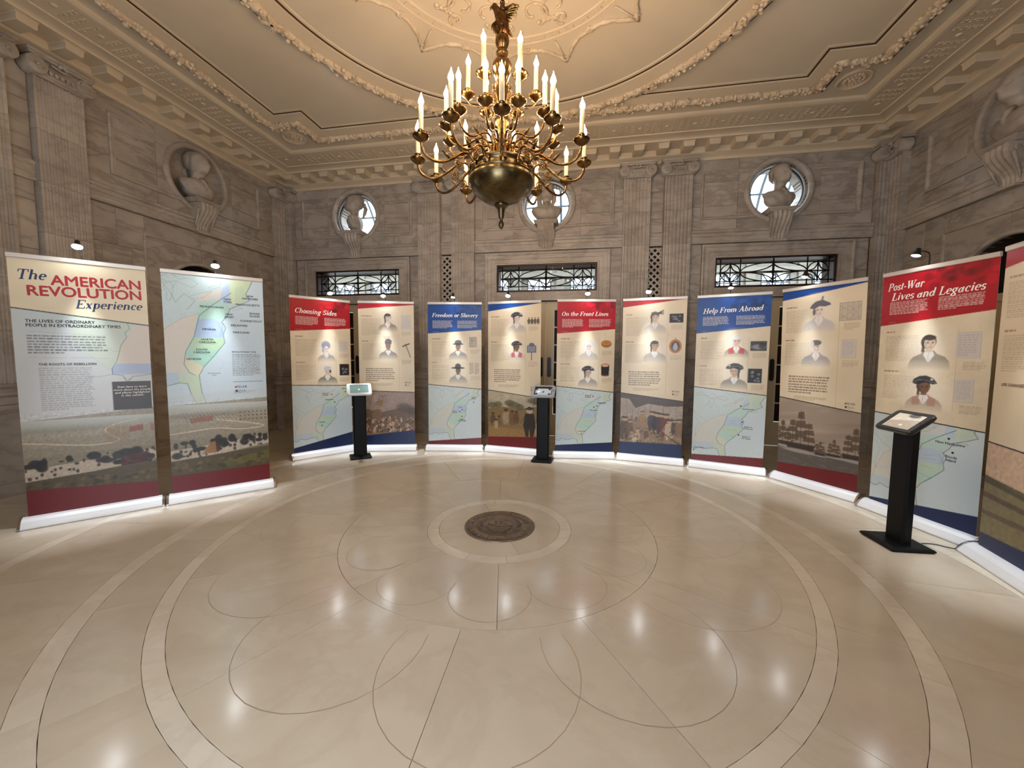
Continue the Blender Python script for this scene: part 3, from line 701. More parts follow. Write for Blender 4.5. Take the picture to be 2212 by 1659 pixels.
# ---- transom windows, oculus windows, doors
def tubes2(b, pts, r): b.tube([(x, 0, z) for x, z in pts], r * 1.3, 6)
def grille_mesh():
    b = MB(); w, h = 1.80, .44; X = lambda u: (u - .5) * w; Z = lambda v: (.5 - v) * h
    for u in (.037, .214, .786, .963): tubes2(b, [(X(u), Z(0)), (X(u), Z(1))], .0075)
    for v in (.16, .84): tubes2(b, [(X(0), Z(v)), (X(1), Z(v))], .0075)
    tubes2(b, [(X(.5), Z(0)), (X(.5), Z(1))], .0085); tubes2(b, [(X(.037), Z(.5)), (X(.963), Z(.5))], .0075)
    for cu in (.1255, .8745):
        tubes2(b, [(X(cu), Z(.16)), (X(cu), Z(.84))], .0075)
        N4 = [(X(cu), Z(.16)), (X(cu + .0885), Z(.5)), (X(cu), Z(.84)), (X(cu - .0885), Z(.5))]
        for i in range(4):
            a, c = Vector(N4[i]), Vector(N4[(i + 1) % 4]); d = c - a; n_ = Vector((-d.y, d.x)).normalized() * d.length * .2
            for sg in (-1, 1): tubes2(b, [tuple(a + d * t + n_ * sg * math.sin(PI * t)) for t in np.linspace(0, 1, 9)], .0075)
            b.ball((N4[i][0], 0, N4[i][1]), .019, 8, 6)
    L_, R_, T_, B_ = (X(.214), 0), (X(.786), 0), (X(.5), Z(.14)), (X(.5), Z(.86))
    for P in (L_, R_):
        for Q in (T_, B_):
            tubes2(b, [(P[0] + (Q[0] - P[0]) * (1 - math.cos(t)), P[1] + (Q[1] - P[1]) * math.sin(t)) for t in np.linspace(0, PI / 2, 14)], .0075)
            ins = [(P[0] + (Q[0] - P[0]) * math.sin(t), P[1] + (Q[1] - P[1]) * (1 - math.cos(t))) for t in np.linspace(0, PI / 2, 14)]
            tubes2(b, ins, .0075)
            for j in range(4, 11): b.ball((ins[j][0], 0, ins[j][1]), .014, 6, 4, 0, (1.4, 1, .7))
    for q in (T_, B_): b.ball((q[0], 0, q[1]), .024, 8, 6)
    for i in range(-5, 6): b.ball((i * .028, 0, 0), .021 - abs(i) * .001, 6, 5); b.ball((0, 0, i * .026), .021, 6, 5)
    for u in (.037, .214, .786, .963):
        for v in (.04, .96): b.ball((X(u), 0, Z(v)), .015, 6, 5)
    for u in (.01, .99):
        for v in (.16, .84): b.ball((X(u), 0, Z(v)), .014, 6, 5)
    return b.mesh('iron_grille')
GR = grille_mesh(); GR.materials.append(M['iron'])
tf = MB(); tf.loops([[(-.935 + t, y, 2.75 + t), (-.935 + t, y, 3.255 - t), (.935 - t, y, 3.255 - t), (.935 - t, y, 2.75 + t)] for t, y in ((0, .2), (0, .02), (.005, .0), (.03, .0), (.035, .02), (.035, .2))]); TF = tf.mesh('window_frame'); TF.materials.append(M['frame_bronze'])
tg = MB(); tg.box(-.9, .9, .06, .064, 2.785, 3.22); TG = tg.mesh('glass_pane'); TG.materials.append(M['glass'])
og = MB(); og.lathe([(.445, .0), (.445, .012), (.42, .02), (.405, .012), (.405, -.03), (.43, -.05), (.43, -.06), (.445, -.06)], 56, axis='y'); OG = og.mesh('window_frame'); OG.materials.append(M['white_frame'])
ob_ = MB(); ob_.lathe([(.405, .02), (.400, .022), (.394, .012), (.394, -.03), (.405, -.03)], 56, axis='y'); OB = ob_.mesh('window_bead'); OB.materials.append(M['iron'])
oc = MB(); oc.lathe([(.001, .0), (.40, .0)], 40, axis='y'); OCG = oc.mesh('glass_pane'); OCG.materials.append(M['glass'])
for i, c in enumerate((-S, 0, S)):
    t = structure(empty('window_%d' % (i + 1), fp('back', c, .0, 0)))
    link('window_frame', TF, None, t); link('iron_grille', GR, None, t, (0, .035, 3.0)); link('glass_pane', TG, None, t)
    t = structure(empty('window_%d' % (i + 4), fp('back', c, .09, OC)))
    link('window_frame', OG, None, t); link('window_bead', OB, None, t); link('glass_pane', OCG, None, t, (0, .02, 0))
def door_leaf(d, x0, x1, s_):
    w = x1 - x0; b = MB(); st = .15; y0, y1 = 0, .05; zt = 2.57
    b.box(x0, x0 + (st if s_ > 0 else .13), y0, y1, .01, zt); b.box(x1 - (st if s_ < 0 else .13), x1, y0, y1, .01, zt)
    a, c = x0 + (st if s_ > 0 else .13), x1 - (st if s_ < 0 else .13)
    b.box(a, c, y0, y1, .01, .42); b.box(a, c, y0, y1, 2.42, zt)
    rows = 6; cols = 2
    for i in range(1, rows): z = .42 + 2.0 * i / rows; b.box(a, c, .005, .045, z - .012, z + .012)
    for j in range(1, cols): x = a + (c - a) * j / cols; b.box(x - .012, x + .012, .005, .045, .42, 2.42)
    b.box(a + .05, c - .05, -.012, 0, .1, .34)
    lf = b.build('door_leaf', M['door'], d)
    for i in range(rows):
        for j in range(cols):
            pm = MB(); pm.box(a + (c - a) * j / cols + .012, a + (c - a) * (j + 1) / cols - .012, .02, .026, .42 + 2.0 * i / rows + .012, .42 + 2.0 * (i + 1) / rows - .012); pm.build('glass_pane', M['pane'], lf)
    # push plate with rounded ends
    cx = (x0 + .075) if s_ > 0 else (x1 - .075)
    p = MB(); pts = [(.036 * math.cos(t), .155 + .036 * math.sin(t)) for t in np.linspace(0, PI, 9)] + [(.036 * math.cos(t), -.155 + .036 * math.sin(t)) for t in np.linspace(PI, 2 * PI, 9)]
    p.loops([[(cx + x, y, 1.33 + z) for x, z in pts] for y in (0, -.012)], cap1=True); p.build('push_plate', M['push'], lf)
for i, c in enumerate((-S, 0, S)):
    d = structure(empty('door_%d' % (i + 1), fp('back', c, .08, 0)))
    door_leaf(d, -.93, -.004, -1); door_leaf(d, .004, .93, 1)
for i, c in enumerate((-S, 0, S)):
    d = structure(empty('door_%d' % (i + 6), fp('front', c, .08, 0), (0, 0, PI)))
    if c: door_leaf(d, -.93, -.004, -1); door_leaf(d, .004, .93, 1)  # centre leaves left out: unseen open doorway added for cool fill light
    t = structure(empty('window_%d' % (i + 7), fp('front', c, .0, 0), (0, 0, PI))); link('window_frame', TF, None, t); link('iron_grille', GR, None, t, (0, .035, 3.0)); link('glass_pane', TG, None, t)
# ---- daylit hall beyond the back wall
hb = MB(); Y0, Y1 = D + .45, 8.6
hb.box(-8, 8, Y1, Y1 + .2, -.01, 3.35); hb.box(-8, 8, Y1, Y1 + .2, 3.85, 4.55)
for i in range(-6, 7): hb.box(i * 1.3 - .3, i * 1.3 + .3, Y1, Y1 + .2, 3.35, 3.85)
hb.box(-8, 8, Y1 - .12, Y1, 3.9, 4.0); hb.box(-8, 8, Y1 - .2, Y1, 4.4, 4.6); hb.box(-8.2, -8, D, Y1, 0, 7); hb.box(8, 8.2, D, Y1, 0, 7)
for i in range(-5, 6): hb.box(i * 1.3 - .12, i * 1.3 + .12, Y1 - .08, Y1, 0, 4.4)
wh = structure(hb.build('wall_hall', M['hall']))
vb = MB(); vc = ((Y0 + Y1) / 2, 4.6); vr = (Y1 - Y0) / 2
def vp(x, t, r=vr): return (x, vc[0] - r * math.cos(t), vc[1] + r * math.sin(t))
for x in np.arange(-7.8, 7.9, .65): vb.tube([vp(x, t) for t in np.linspace(.62, PI, 18)], .035, 6)
for t in np.linspace(.62, PI, 9): vb.tube([vp(-8, t), vp(8, t)], .028, 6)
gr2 = structure(vb.build('trim_2', M['hall_bar']))
# white plaster bands of the vault: lower third each side and alternate bays
vb = MB()
for t0, t1 in ((2.86, PI),):
    vb.loops([[vp(x, t, vr + .04) for t in np.linspace(t0, t1, 8)] for x in np.linspace(-8, 8, 2)], closed=False)
for k in range(-3, 4): vb.loops([[vp(x, t, vr + .03) for t in np.linspace(.5, 2.8, 14)] for x in (k * 2.6 + 1.15, k * 2.6 + 1.45)], closed=False)
structure(vb.build('trim_3', M['hall_white']))
# X grilles in the hall windows
xg = MB()
for i in range(-6, 6):
    for k in range(2):
        x0 = i * 1.3 + .3 + k * .35; 
        for q in (0, 1): xg.tube([(x0, Y1, 3.35 + .5 * q), (x0 + .35, Y1, 3.85 - .5 * q)], .02, 5)
    for x in (0.3, .65, 1.0): xg.tube([(i * 1.3 + x, Y1, 3.35), (i * 1.3 + x, Y1, 3.85)], .022, 5)
    xg.tube([(i * 1.3 + .3, Y1, 3.6), (i * 1.3 + 1.0, Y1, 3.6)], .02, 5)
xg.build('window_grille', M['hall_bar'], wh)
vg = MB(); vg.loops([[vp(x, t, vr + .06) for t in np.linspace(.6, 2.9, 20)] for x in (-8, 8)], closed=False); vg.build('vault_glass', M['glass'], gr2)

# ================================================================== BUSTS
SEC = [(0, .13, .09, 0), (.02, .13, .09, 0), (.03, .10, .075, 0), (.045, .09, .07, 0), (.06, .15, .09, 0), (.10, .19, .11, 0), (.17, .225, .125, 0),
       (.225, .245, .125, .0), (.268, .235, .115, .005), (.302, .16, .095, .008), (.325, .085, .075, .005), (.36, .068, .07, -.005), (.395, .066, .074, -.015), (.415, .07, .092, -.03), (.45, .08, .106, -.03),
       (.49, .086, .108, -.024), (.535, .089, .110, -.018), (.58, .086, .104, -.012), (.615, .068, .086, -.006), (.64, .038, .048, 0), (.647, .004, .004, 0)]
def bust_mesh():
    pts = catmull([(a[1], a[2], a[0]) for a in SEC], 3); offs = catmull([(a[3], 0, 0) for a in SEC], 3); L = []
    for p, o in zip(pts, offs):
        z = p[2]; l = []
        for i in range(40):
            t = 2 * PI * i / 40; x = p[0] * math.cos(t); y = p[1] * math.sin(t) + o[0]
            fr_ = math.exp(-((t - 1.5 * PI) / .16) ** 2)
            y -= .038 * fr_ * math.exp(-((z - .482) / .02) ** 2) + .022 * fr_ * math.exp(-((z - .51) / .02) ** 2)
            y -= .015 * math.exp(-((t - 1.5 * PI) / .25) ** 2) * (math.exp(-((z - .452) / .008) ** 2) + math.exp(-((z - .435) / .007) ** 2)) + .012 * math.exp(-((t - 1.5 * PI) / .3) ** 2) * math.exp(-((z - .415) / .012) ** 2)
            for sg in (-1, 1):
                e = math.exp(-((t - 1.5 * PI - sg * .38) / .16) ** 2); y += .026 * e * math.exp(-((z - .518) / .014) ** 2)
                y -= .010 * e * math.exp(-((z - .542) / .008) ** 2)
                q = math.exp(-((((t - (0 if sg > 0 else PI) + PI) % (2 * PI)) - PI) / .16) ** 2) * math.exp(-((z - .50) / .024) ** 2); x += sg * .016 * q
            if .08 < z < .29:
                f_ = 1 + .05 * math.sin(t * 9 + z * 30); x *= f_; y *= f_
            l.append((x, y, z))
        L.append(l)
    b = MB(); b.loops(L, smooth=True); b.add(L[0], [tuple(range(39, -1, -1))]); return b.mesh('bust_body')
def warp(me):
    n = len(me.vertices); co = np.empty(n * 3); me.vertices.foreach_get('co', co); co = co.reshape(-1, 3); z = co[:, 2].copy()
    k = 1 + .20 * np.clip((z - .335) / .08, 0, 1); co[:, 0] *= k; co[:, 1] *= k; co[:, 2] = np.where(z > .325, .280 + (z - .325) * 1.15, z * .8615)
    me.vertices.foreach_set('co', co.ravel()); me.update(); return me
BUST = warp(bust_mesh()); BUST.materials.append(M['marble_flat'])
def hair_mesh(kind):
    b = MB(); L = []; z0_ = .556
    for i in range(15):
        ph = -PI / 2 * .75 + (PI / 2 * 1.75) * i / 14; l = []
        for j in range(28):
            t = 2 * PI * j / 28; r = .101 + .006 * math.sin(t * 8 + i) * math.cos(i * 2.3) + .004 * math.sin(t * 17 + i * 3)
            l.append((r * .93 * max(math.cos(ph), .02) * math.cos(t), .045 + r * .90 * max(math.cos(ph), .02) * math.sin(t), z0_ + r * (1.0 if ph > 0 else 1.25) * math.sin(ph)))
        L.append(l)
    b.loops(L, smooth=True, cap0=True, cap1=True)
    if kind == 'queue':
        b.tube([(0, .12, .51), (0, .155, .45), (0, .15, .37), (0, .13, .29)], [.04, .034, .03, .012], 8)
        b.xbox((0, .15, .465), (1, 0, .2), (0, 1, 0), (0, 0, 1), .05, .01, .018)
    if kind == 'long':
        for sg in (-1, 1): b.tube([(sg * .07, .05, .55), (sg * .10, .05, .47), (sg * .102, .04, .39), (sg * .09, .03, .32)], [.03, .036, .036, .02], 8)
    if kind == 'curls':
        for sg in (-1, 1):
            for k in range(3): b.tube([(sg * .085, .03 + .0 * k, .53 - .035 * k), (sg * .11, .02, .53 - .035 * k)], .022, 8)
    return b.mesh('hair')
def bust(fr, u, kind, label, turn=0, sc=1.0, y=-.02):
    a = FR[fr][1] + turn
    t = empty('marble_bust', fp(fr, u, y, 3.93 + .0605), (0, 0, a)); t.scale = (sc * 1.13,) * 3
    tag(t, label, 'bust', None)
    link('bust_body', BUST, None, t); h = warp(hair_mesh(kind)); h.materials.append(M['marble_flat']); link('hair', h, None, t)
    b = MB(); b.tube([(0, -.07, .335), (0, -.105, .30), (0, -.118, .24), (0, -.122, .17)], [.045, .042, .035, .015], 10, flat_=.6)
    me = b.mesh('cravat'); me.materials.append(M['marble_flat']); link('cravat', warp(me), None, t)
    return t
bust('back', -S, 'queue', 'marble bust in profile with tied-back hair in the round window nearest the left corner', -1.25)
bust('back', 0, 'long', 'marble bust in the middle round window, partly behind the chandelier arms', .1, .98)
bust('back', S, 'curls', 'marble bust in the round window above the blue banners near the right corner', .35)
bust('left', YN, 'queue', 'marble bust turned to the right in the round niche of the left wall', .1, 1.05, -.0)
bust('left', 2 * YP - YN, 'curls', 'marble bust in the left wall niche beyond the double pilasters, nearest the viewer', .0, 1.0)
bust('right', -YN, 'long', 'marble bust leaning out of the round niche of the dark right wall', -.1, 1.1, -.0)
bust('right', -(2 * YP - YN), 'queue', 'marble bust in the right wall niche beyond the double pilasters, nearest the viewer', .0, 1.0)

# ================================================================== CHANDELIER
ch = empty('chandelier', (0, 0, 2.63)); tag(ch, 'large three-tier brass chandelier of lit candle bulbs hanging under the ceiling circle', 'chandelier')
Z = lambda z: z - 2.63
b = MB(); b.lathe([(r, Z(z)) for r, z in ((.06, 2.835), (.075, 2.84), (.14, 2.865), (.21, 2.91), (.255, 2.96), (.275, 3.01), (.278, 3.04), (.268, 3.06), (.272, 3.065), (.272, 3.075), (.262, 3.08), (.258, 3.12), (.268, 3.125), (.272, 3.14), (.265, 3.15), (.24, 3.155), (.12, 3.15), (.001, 3.15))], 56)
bowl = b.build('bowl', M['bowlbrass'], ch)
b = MB(); b.lathe([(r, Z(z)) for r, z in ((.001, 2.63), (.010, 2.636), (.022, 2.66), (.024, 2.68), (.014, 2.70), (.010, 2.71), (.018, 2.72), (.024, 2.735), (.026, 2.75), (.03, 2.79), (.042, 2.81), (.058, 2.82), (.062, 2.83), (.055, 2.842), (.05, 2.85))], 24)
b.build('finial', M['bowlbrass'], bowl)
for i in range(12):
    a = 2 * PI * (i + .5) / 12; b = MB()
    b.lathe([(.001, .016), (.012, .014), (.02, .006), (.03, .004), (.032, 0)], 10, (0, 0, 0), axis='y')
    for k in range(6): b.ball((.021 * math.cos(k), -.006, .021 * math.sin(k)), .007, 5, 4)
    if i == 0: RS = b.mesh('rim_boss'); RS.materials.append(M['brass'])
    link('rim_boss', RS, None, bowl, (.270 * math.sin(a), -.270 * math.cos(a), Z(3.10)), (0, 0, a))
b = MB(); gad = lambda a, z: 1 + .035 * math.cos(a * 12)
b.lathe([(r, Z(z)) for r, z in ((.10, 3.15), (.10, 3.20), (.085, 3.215), (.07, 3.24), (.08, 3.30), (.085, 3.335), (.06, 3.35), (.045, 3.38), (.05, 3.44), (.056, 3.50), (.062, 3.53), (.05, 3.545), (.046, 3.60), (.05, 3.78), (.056, 3.82), (.045, 3.84), (.06, 3.88), (.078, 3.93), (.080, 3.96), (.07, 3.99), (.045, 4.01), (.038, 4.02), (.036, 4.03), (.046, 4.05), (.05, 4.065), (.044, 4.08), (.03, 4.09), (.033, 4.097), (.048, 4.12), (.057, 4.15), (.055, 4.18), (.042, 4.20), (.02, 4.205), (.001, 4.206))], 48, mod=gad)
for i in range(12):
    a = 2 * PI * i / 12; b.lathe([(.013, 0), (.013, .02), (.018, .025), (.018, .035), (.011, .04), (.014, .08), (.018, .09), (.010, .10), (.010, .16)], 10, (.092 * math.cos(a), .092 * math.sin(a), Z(3.15)))
stem = b.build('stem', M['brass'], ch)
# eagle
b = MB()
e0 = 4.205
b.tube([(.02, 0, Z(e0 - .01)), (.015, 0, Z(e0 + .04)), (.005, -.005, Z(e0 + .09)), (-.01, -.005, Z(e0 + .135)), (-.035, -.005, Z(e0 + .175)), (-.05, -.005, Z(e0 + .205)), (-.06, -.005, Z(e0 + .222))], [.03, .042, .052, .048, .034, .028, .022], 12)
b.ball((-.064, -.005, Z(e0 + .225)), .026, 10, 8); b.tube([(-.08, -.005, Z(e0 + .228)), (-.098, -.005, Z(e0 + .22)), (-.104, -.005, Z(e0 + .200))], [.014, .010, .002], 7)
for sx in (-1, 1): b.tube([(.012, sx * .025, Z(e0 + .05)), (.0, sx * .035, Z(e0 + .015)), (-.01, sx * .038, Z(e0 - .015))], [.022, .015, .008], 7)
b.tube([(.03, 0, Z(e0 + .06)), (.06, 0, Z(e0 + .015)), (.085, 0, Z(e0 - .02))], [.03, .028, .012], 8, flat_=.4)
b.tube([(.0, .0, Z(e0 + .19)), (.0, 0, Z(e0 + .23)), (0, 0, Z(e0 + .25))], [.03, .02, .012], 8)
for k in range(18):
    t = k * 2.4; zz = .04 + .008 * k; b.ball((.01 - zz * .15 + .04 * math.cos(t), .042 * math.sin(t), Z(e0 + zz)), .014, 6, 4, 0, (1, 1, .6))
eg = b.build('eagle_figure', M['eagle'], ch)
for nm, P0, tips in (('r', (.03, .0, e0 + .17), [(.07 + .018 * k, -.01, e0 + .225 - .0 * k - .004 * k * k - .02) for k in range(6)]), ('l', (-.045, .0, e0 + .12), [(-.095 + .011 * k, -.02, e0 + .10 - .038 * k) for k in range(6)])):
    b = MB(); p0 = Vector(P0)
    for k, q in enumerate(tips):
        q = Vector(q)
        if nm == 'r': q = Vector((.12 + .02 * math.cos(k * .5) - .008 * k, -.01, e0 + .20 - .022 * k)); mid = p0.lerp(q, .5) + Vector((0, 0, .012 - .006 * k))
        else: q = Vector((-.085 + .018 * k, -.01, e0 + .05 - .026 * k)); mid = p0.lerp(q, .5) + Vector((-.02 + .004 * k, 0, 0))
        cv = [Vector((v.x, v.y, Z(v.z))) for v in catmull([p0 + Vector((0, 0, -.006 * k)), mid, q], 4)]
        b.tube(cv, [.014 - .001 * abs(i - 4) for i in range(len(cv))], 6, flat_=.5)
    if nm == 'r':
        b.tube([(p0.x, 0, Z(p0.z + .02)), (.09, -.005, Z(e0 + .215)), (.135, -.008, Z(e0 + .20))], [.022, .015, .01], 7)
    b.build('wing', M['brass'] if nm == 'r' else M['brass'], eg)
# chain
CL = MB(); CL.tube([(.016 * math.cos(t), 0, .026 * math.sin(t)) for t in np.linspace(0, 2 * PI, 14, endpoint=False)], .0055, 6, closed=True); CLm = CL.mesh('chain_link'); CLm.materials.append(M['eagle'])
for i in range(16): link('chain_link', CLm, None, ch, (0, 0, Z(4.455 + .0425 * i)), (0, 0, (i % 2) * PI / 2 + .3))
b = MB(); b.lathe([(.001, Z(5.03)), (.03, Z(5.035)), (.06, Z(5.04)), (.10, Z(5.05)), (.11, Z(5.06))], 24); b.build('ceiling_cap', M['brass'], ch)
# arms
def arm_meshes(tier):
    R, zc, path, rr, leafs, scroll = tier
    b = MB(); P = catmull([(p[0], 0, Z(p[1])) for p in path], 7); n = len(P)
    b.tube([(0, -q.x, q.z) for q in P], [rr * (1.15 - .3 * i / n) for i in range(n)], 8)
    for lx, lz, dx, dz in leafs:
        b.tube([(0, -lx, Z(lz)), (0, -(lx + dx * .5), Z(lz + dz * .5 + .008)), (0, -(lx + dx), Z(lz + dz))], [rr * 1.2, rr * 1.3, .0015], 6, flat_=.6)
    if scroll:
        sx, sz, sr = scroll
        sp = [(0, -(sx + (sr - sr * .05 * t) * math.cos(t + .5)), Z(sz + (sr - sr * .05 * t) * math.sin(t + .5))) for t in np.linspace(0, 5, 26)]
        b.tube(sp, .004, 5)
        for k in range(8): b.ball((0, -(sx + sr * .42 * math.cos(k * PI / 4)), Z(sz + sr * .42 * math.sin(k * PI / 4))), sr * .26, 6, 4, 0, (.5, 1, 1))
        b.ball((0, -sx, Z(sz)), sr * .28, 6, 5)
    arm = b.mesh('arm'); arm.materials.append(M['brass'])
    return arm
gd = lambda a, z: 1 + (.012 * math.cos(a * 16) if .0 < z < .034 else 0)
b = MB(); b.lathe([(.006, -.035), (.012, -.03), (.03, -.018), (.05, -.004), (.062, .012), (.063, .018), (.056, .022), (.03, .018), (.018, .02), (.016, .032), (.024, .045), (.028, .052), (.026, .056), (.018, .057), (.001, .057)], 32, mod=gd); CUP = b.mesh('drip_cup'); CUP.materials.append(M['brass'])
def sleeve(h): b = MB(); b.lathe([(.018, 0), (.018, h), (.012, h + .003), (.010, h + .008), (.001, h + .008)], 14); m_ = b.mesh('candle_sleeve'); m_.materials.append(M['sleeve']); return m_
b = MB(); b.lathe([(.001, 0), (.008, .002), (.017, .012), (.021, .028), (.018, .044), (.010, .062), (.004, .078), (.0008, .094)], 10); BULB = b.mesh('flame_bulb'); BULB.materials.append(M['flame'])
T1 = (.705, 3.183, [(.255, 3.10), (.27, 3.14), (.31, 3.175), (.37, 3.165), (.44, 3.11), (.52, 3.06), (.60, 3.045), (.665, 3.07), (.70, 3.12), (.705, 3.155)], .0115, [(.36, 3.17, .05, .03), (.47, 3.09, .07, .05), (.45, 3.10, .05, -.04)], (.40, 3.075, .042))
T2 = (.464, 3.395, [(.085, 3.17), (.09, 3.26), (.12, 3.335), (.17, 3.36), (.23, 3.335), (.30, 3.285), (.37, 3.265), (.43, 3.29), (.46, 3.34), (.464, 3.367)], .0095, [(.15, 3.355, .05, .03), (.26, 3.31, .06, .045), (.12, 3.30, .06, -.02)], (.215, 3.27, .035))
T3 = (.285, 3.714, [(.05, 3.56), (.075, 3.64), (.11, 3.70), (.145, 3.69), (.165, 3.65), (.205, 3.63), (.255, 3.645), (.283, 3.675), (.285, 3.69)], .007, [(.12, 3.70, .04, .03)], (.12, 3.64, .028))
for (tier, n, off, h, zf) in ((T1, 12, 0, .175, 0), (T2, 12, PI / 12, .165, 0), (T3, 6, PI / 6, .185, 0)):
    am = arm_meshes(tier); SL = sleeve(h)
    for i in range(n):
        a = .2105 + off + 2 * PI * i / n
        o = link('arm', am, None, ch, (0, 0, 0), (0, 0, a))
        link('drip_cup', CUP, None, o, (0, -tier[0], Z(tier[1])))
        tl = (random.random() - .5) * .05
        link('candle_sleeve', SL, None, o, (0, -tier[0], Z(tier[1] + .055)), (tl, tl * .6, 0))
        link('flame_bulb', BULB, None, o, (-0 + tl * .6 * h, -tier[0] - tl * h, Z(tier[1] + .055 + h + .006)), (tl * 2, tl, random.random() * 6))

# ================================================================== PRINTED BANNERS
BW, BT, BB = .86, 2.385, .085      # panel width, top and bottom height
BH = BT - BB
def hexc(c): return np.array(lin(c))
class Canvas:
    """flat print painted face by face; coordinates are fractions across (0..1) and down (0..1)"""
    def __init__(s, w, h, cell, ss=2):
        s.nx, s.ny = int(round(w / cell)) + 1, int(round(h / cell)) + 1; s.ss = ss; s.w, s.h = w, h
        s.W, s.H = s.nx * ss, s.ny * ss; s.a = np.ones((s.H, s.W, 3)) * .7
    def mask(s, pts):
        P = np.array(pts, float) * [s.W, s.H]; x0, y0 = np.floor(P.min(0)).astype(int) - 1; x1, y1 = np.ceil(P.max(0)).astype(int) + 2
        x0, y0, x1, y1 = max(x0, 0), max(y0, 0), min(x1, s.W), min(y1, s.H)
        if x1 <= x0 or y1 <= y0: return None
        X, Y = np.meshgrid(np.arange(x0, x1) + .5, np.arange(y0, y1) + .5); ins = np.zeros(X.shape, bool)
        Q = np.roll(P, -1, 0)
        for (ax, ay), (bx, by) in zip(P, Q):
            if ay == by: continue
            c = ((ay > Y) != (by > Y)) & (X < (bx - ax) * (Y - ay) / (by - ay) + ax); ins ^= c
        return (slice(y0, y1), slice(x0, x1)), ins.astype(float), X / s.W, Y / s.H
    def blend(s, sl, m, col):
        c = hexc(col) if not isinstance(col, np.ndarray) else col
        s.a[sl] = s.a[sl] * (1 - m[..., None]) + c * m[..., None]
    def poly(s, pts, col, al=1, fade=None):
        r = s.mask(pts)
        if r is None: return
        sl, m, X, Y = r; m = m * al
        if fade: m = m * np.clip((fade[1] - Y) / (fade[1] - fade[0]), 0, 1)
        s.blend(sl, m, col)
    def ell(s, cx, cy, rx, ry, col, al=1, soft=0, rot=0, fade=None):
        x0, x1 = int(max((cx - 1.3 * max(rx, ry * s.H / s.W)) * s.W, 0)), int(min((cx + 1.3 * max(rx, ry * s.H / s.W)) * s.W + 2, s.W)); y0, y1 = int(max((cy - 1.3 * max(ry, rx * s.W / s.H)) * s.H, 0)), int(min((cy + 1.3 * max(ry, rx * s.W / s.H)) * s.H + 2, s.H))
        if x1 <= x0 or y1 <= y0: return
        X, Y = np.meshgrid((np.arange(x0, x1) + .5) / s.W - cx, (np.arange(y0, y1) + .5) / s.H - cy)
        X = X * s.w; Y = Y * s.h; rxm, rym = rx * s.w, ry * s.h
        c_, s_ = math.cos(rot), math.sin(rot); u, v = (X * c_ + Y * s_) / rxm, (-X * s_ + Y * c_) / rym; d = np.sqrt(u * u + v * v)
        m = np.clip((1 + soft * .5 - d) / max(soft, .03) , 0, 1) * al
        if fade: m = m * np.clip((fade[1] - (Y / s.h + cy)) / (fade[1] - fade[0]), 0, 1)
        s.blend((slice(y0, y1), slice(x0, x1)), m, col)
    def line(s, pts, wd, col, al=1):
        """wd in metres"""
        for (ax, ay), (bx, by) in zip(pts[:-1], pts[1:]):
            dx, dy = (bx - ax) * s.w, (by - ay) * s.h; l = math.hypot(dx, dy)
            if l < 1e-6: continue
            nx, ny = -dy / l * wd / 2 / s.w, dx / l * wd / 2 / s.h; ex, ey = dx / l * wd * .3 / s.w, dy / l * wd * .3 / s.h
            s.poly([(ax + nx - ex, ay + ny - ey), (bx + nx + ex, by + ny + ey), (bx - nx + ex, by - ny + ey), (ax - nx - ex, ay - ny - ey)], col, al)
    def noise(s, cell, amp, box=(0, 0, 1, 1), mono=True):
        x0, y0, x1, y1 = int(box[0] * s.W), int(box[1] * s.H), int(box[2] * s.W), int(box[3] * s.H)
        h, w = y1 - y0, x1 - x0; gh, gw = max(2, int(h / s.ss / cell) + 2), max(2, int(w / s.ss / cell) + 2)
        g = rng.normal(0, 1, (gh, gw)); yy, xx = np.linspace(0, gh - 1.001, h), np.linspace(0, gw - 1.001, w)
        yi, xi = yy.astype(int), xx.astype(int); fy, fx = (yy - yi)[:, None], (xx - xi)[None]
        n = (g[yi][:, xi] * (1 - fy) + g[yi + 1][:, xi] * fy) * (1 - fx) + (g[yi][:, xi + 1] * (1 - fy) + g[yi + 1][:, xi + 1] * fy) * fx
        s.a[y0:y1, x0:x1] *= np.clip(1 + amp * n, .2, 2)[..., None]
    def text(s, x0, x1, y0, y1, n, col, al=.7, head=None, th=.55):
        """rows of small illegible print"""
        p = (y1 - y0) / n
        for i in range(n):
            if i == n - 1: xe = x0 + (x1 - x0) * rng.uniform(.4, .8)
            else: xe = x1 - (x1 - x0) * rng.uniform(0, .08)
            x = x0
            while x < xe - .006:
                w = rng.uniform(.02, .055) * .86 / s.w * .9; w = min(w, xe - x)
                yy = y0 + i * p; s.poly([(x, yy), (x + w, yy), (x + w, yy + p * th), (x, yy + p * th)], col, al * rng.uniform(.75, 1)); x += w + .007
    def mesh(s, name, x0, z1, y, mt):
        a = s.a.reshape(s.ny, s.ss, s.nx, s.ss, 3).mean((1, 3)); nx, ny = s.nx, s.ny
        X, Zz = np.meshgrid(np.linspace(x0, x0 + s.w, nx), np.linspace(z1, z1 - s.h, ny))
        co = np.stack([X, np.full_like(X, y), Zz], -1).reshape(-1, 3)
        I = np.arange(nx * ny).reshape(ny, nx); q = np.stack([I[1:, :-1], I[1:, 1:], I[:-1, 1:], I[:-1, :-1]], -1).reshape(-1)
        me = bpy.data.meshes.new(name); me.vertices.add(nx * ny); me.vertices.foreach_set('co', co.ravel())
        nf = len(q) // 4; me.loops.add(nf * 4); me.loops.foreach_set('vertex_index', q.astype(np.int32)); me.polygons.add(nf)
        me.polygons.foreach_set('loop_start', np.arange(0, nf * 4, 4, dtype=np.int32)); me.polygons.foreach_set('loop_total', np.full(nf, 4, np.int32))
        me.update(); at = me.color_attributes.new('print', 'FLOAT_COLOR', 'POINT')
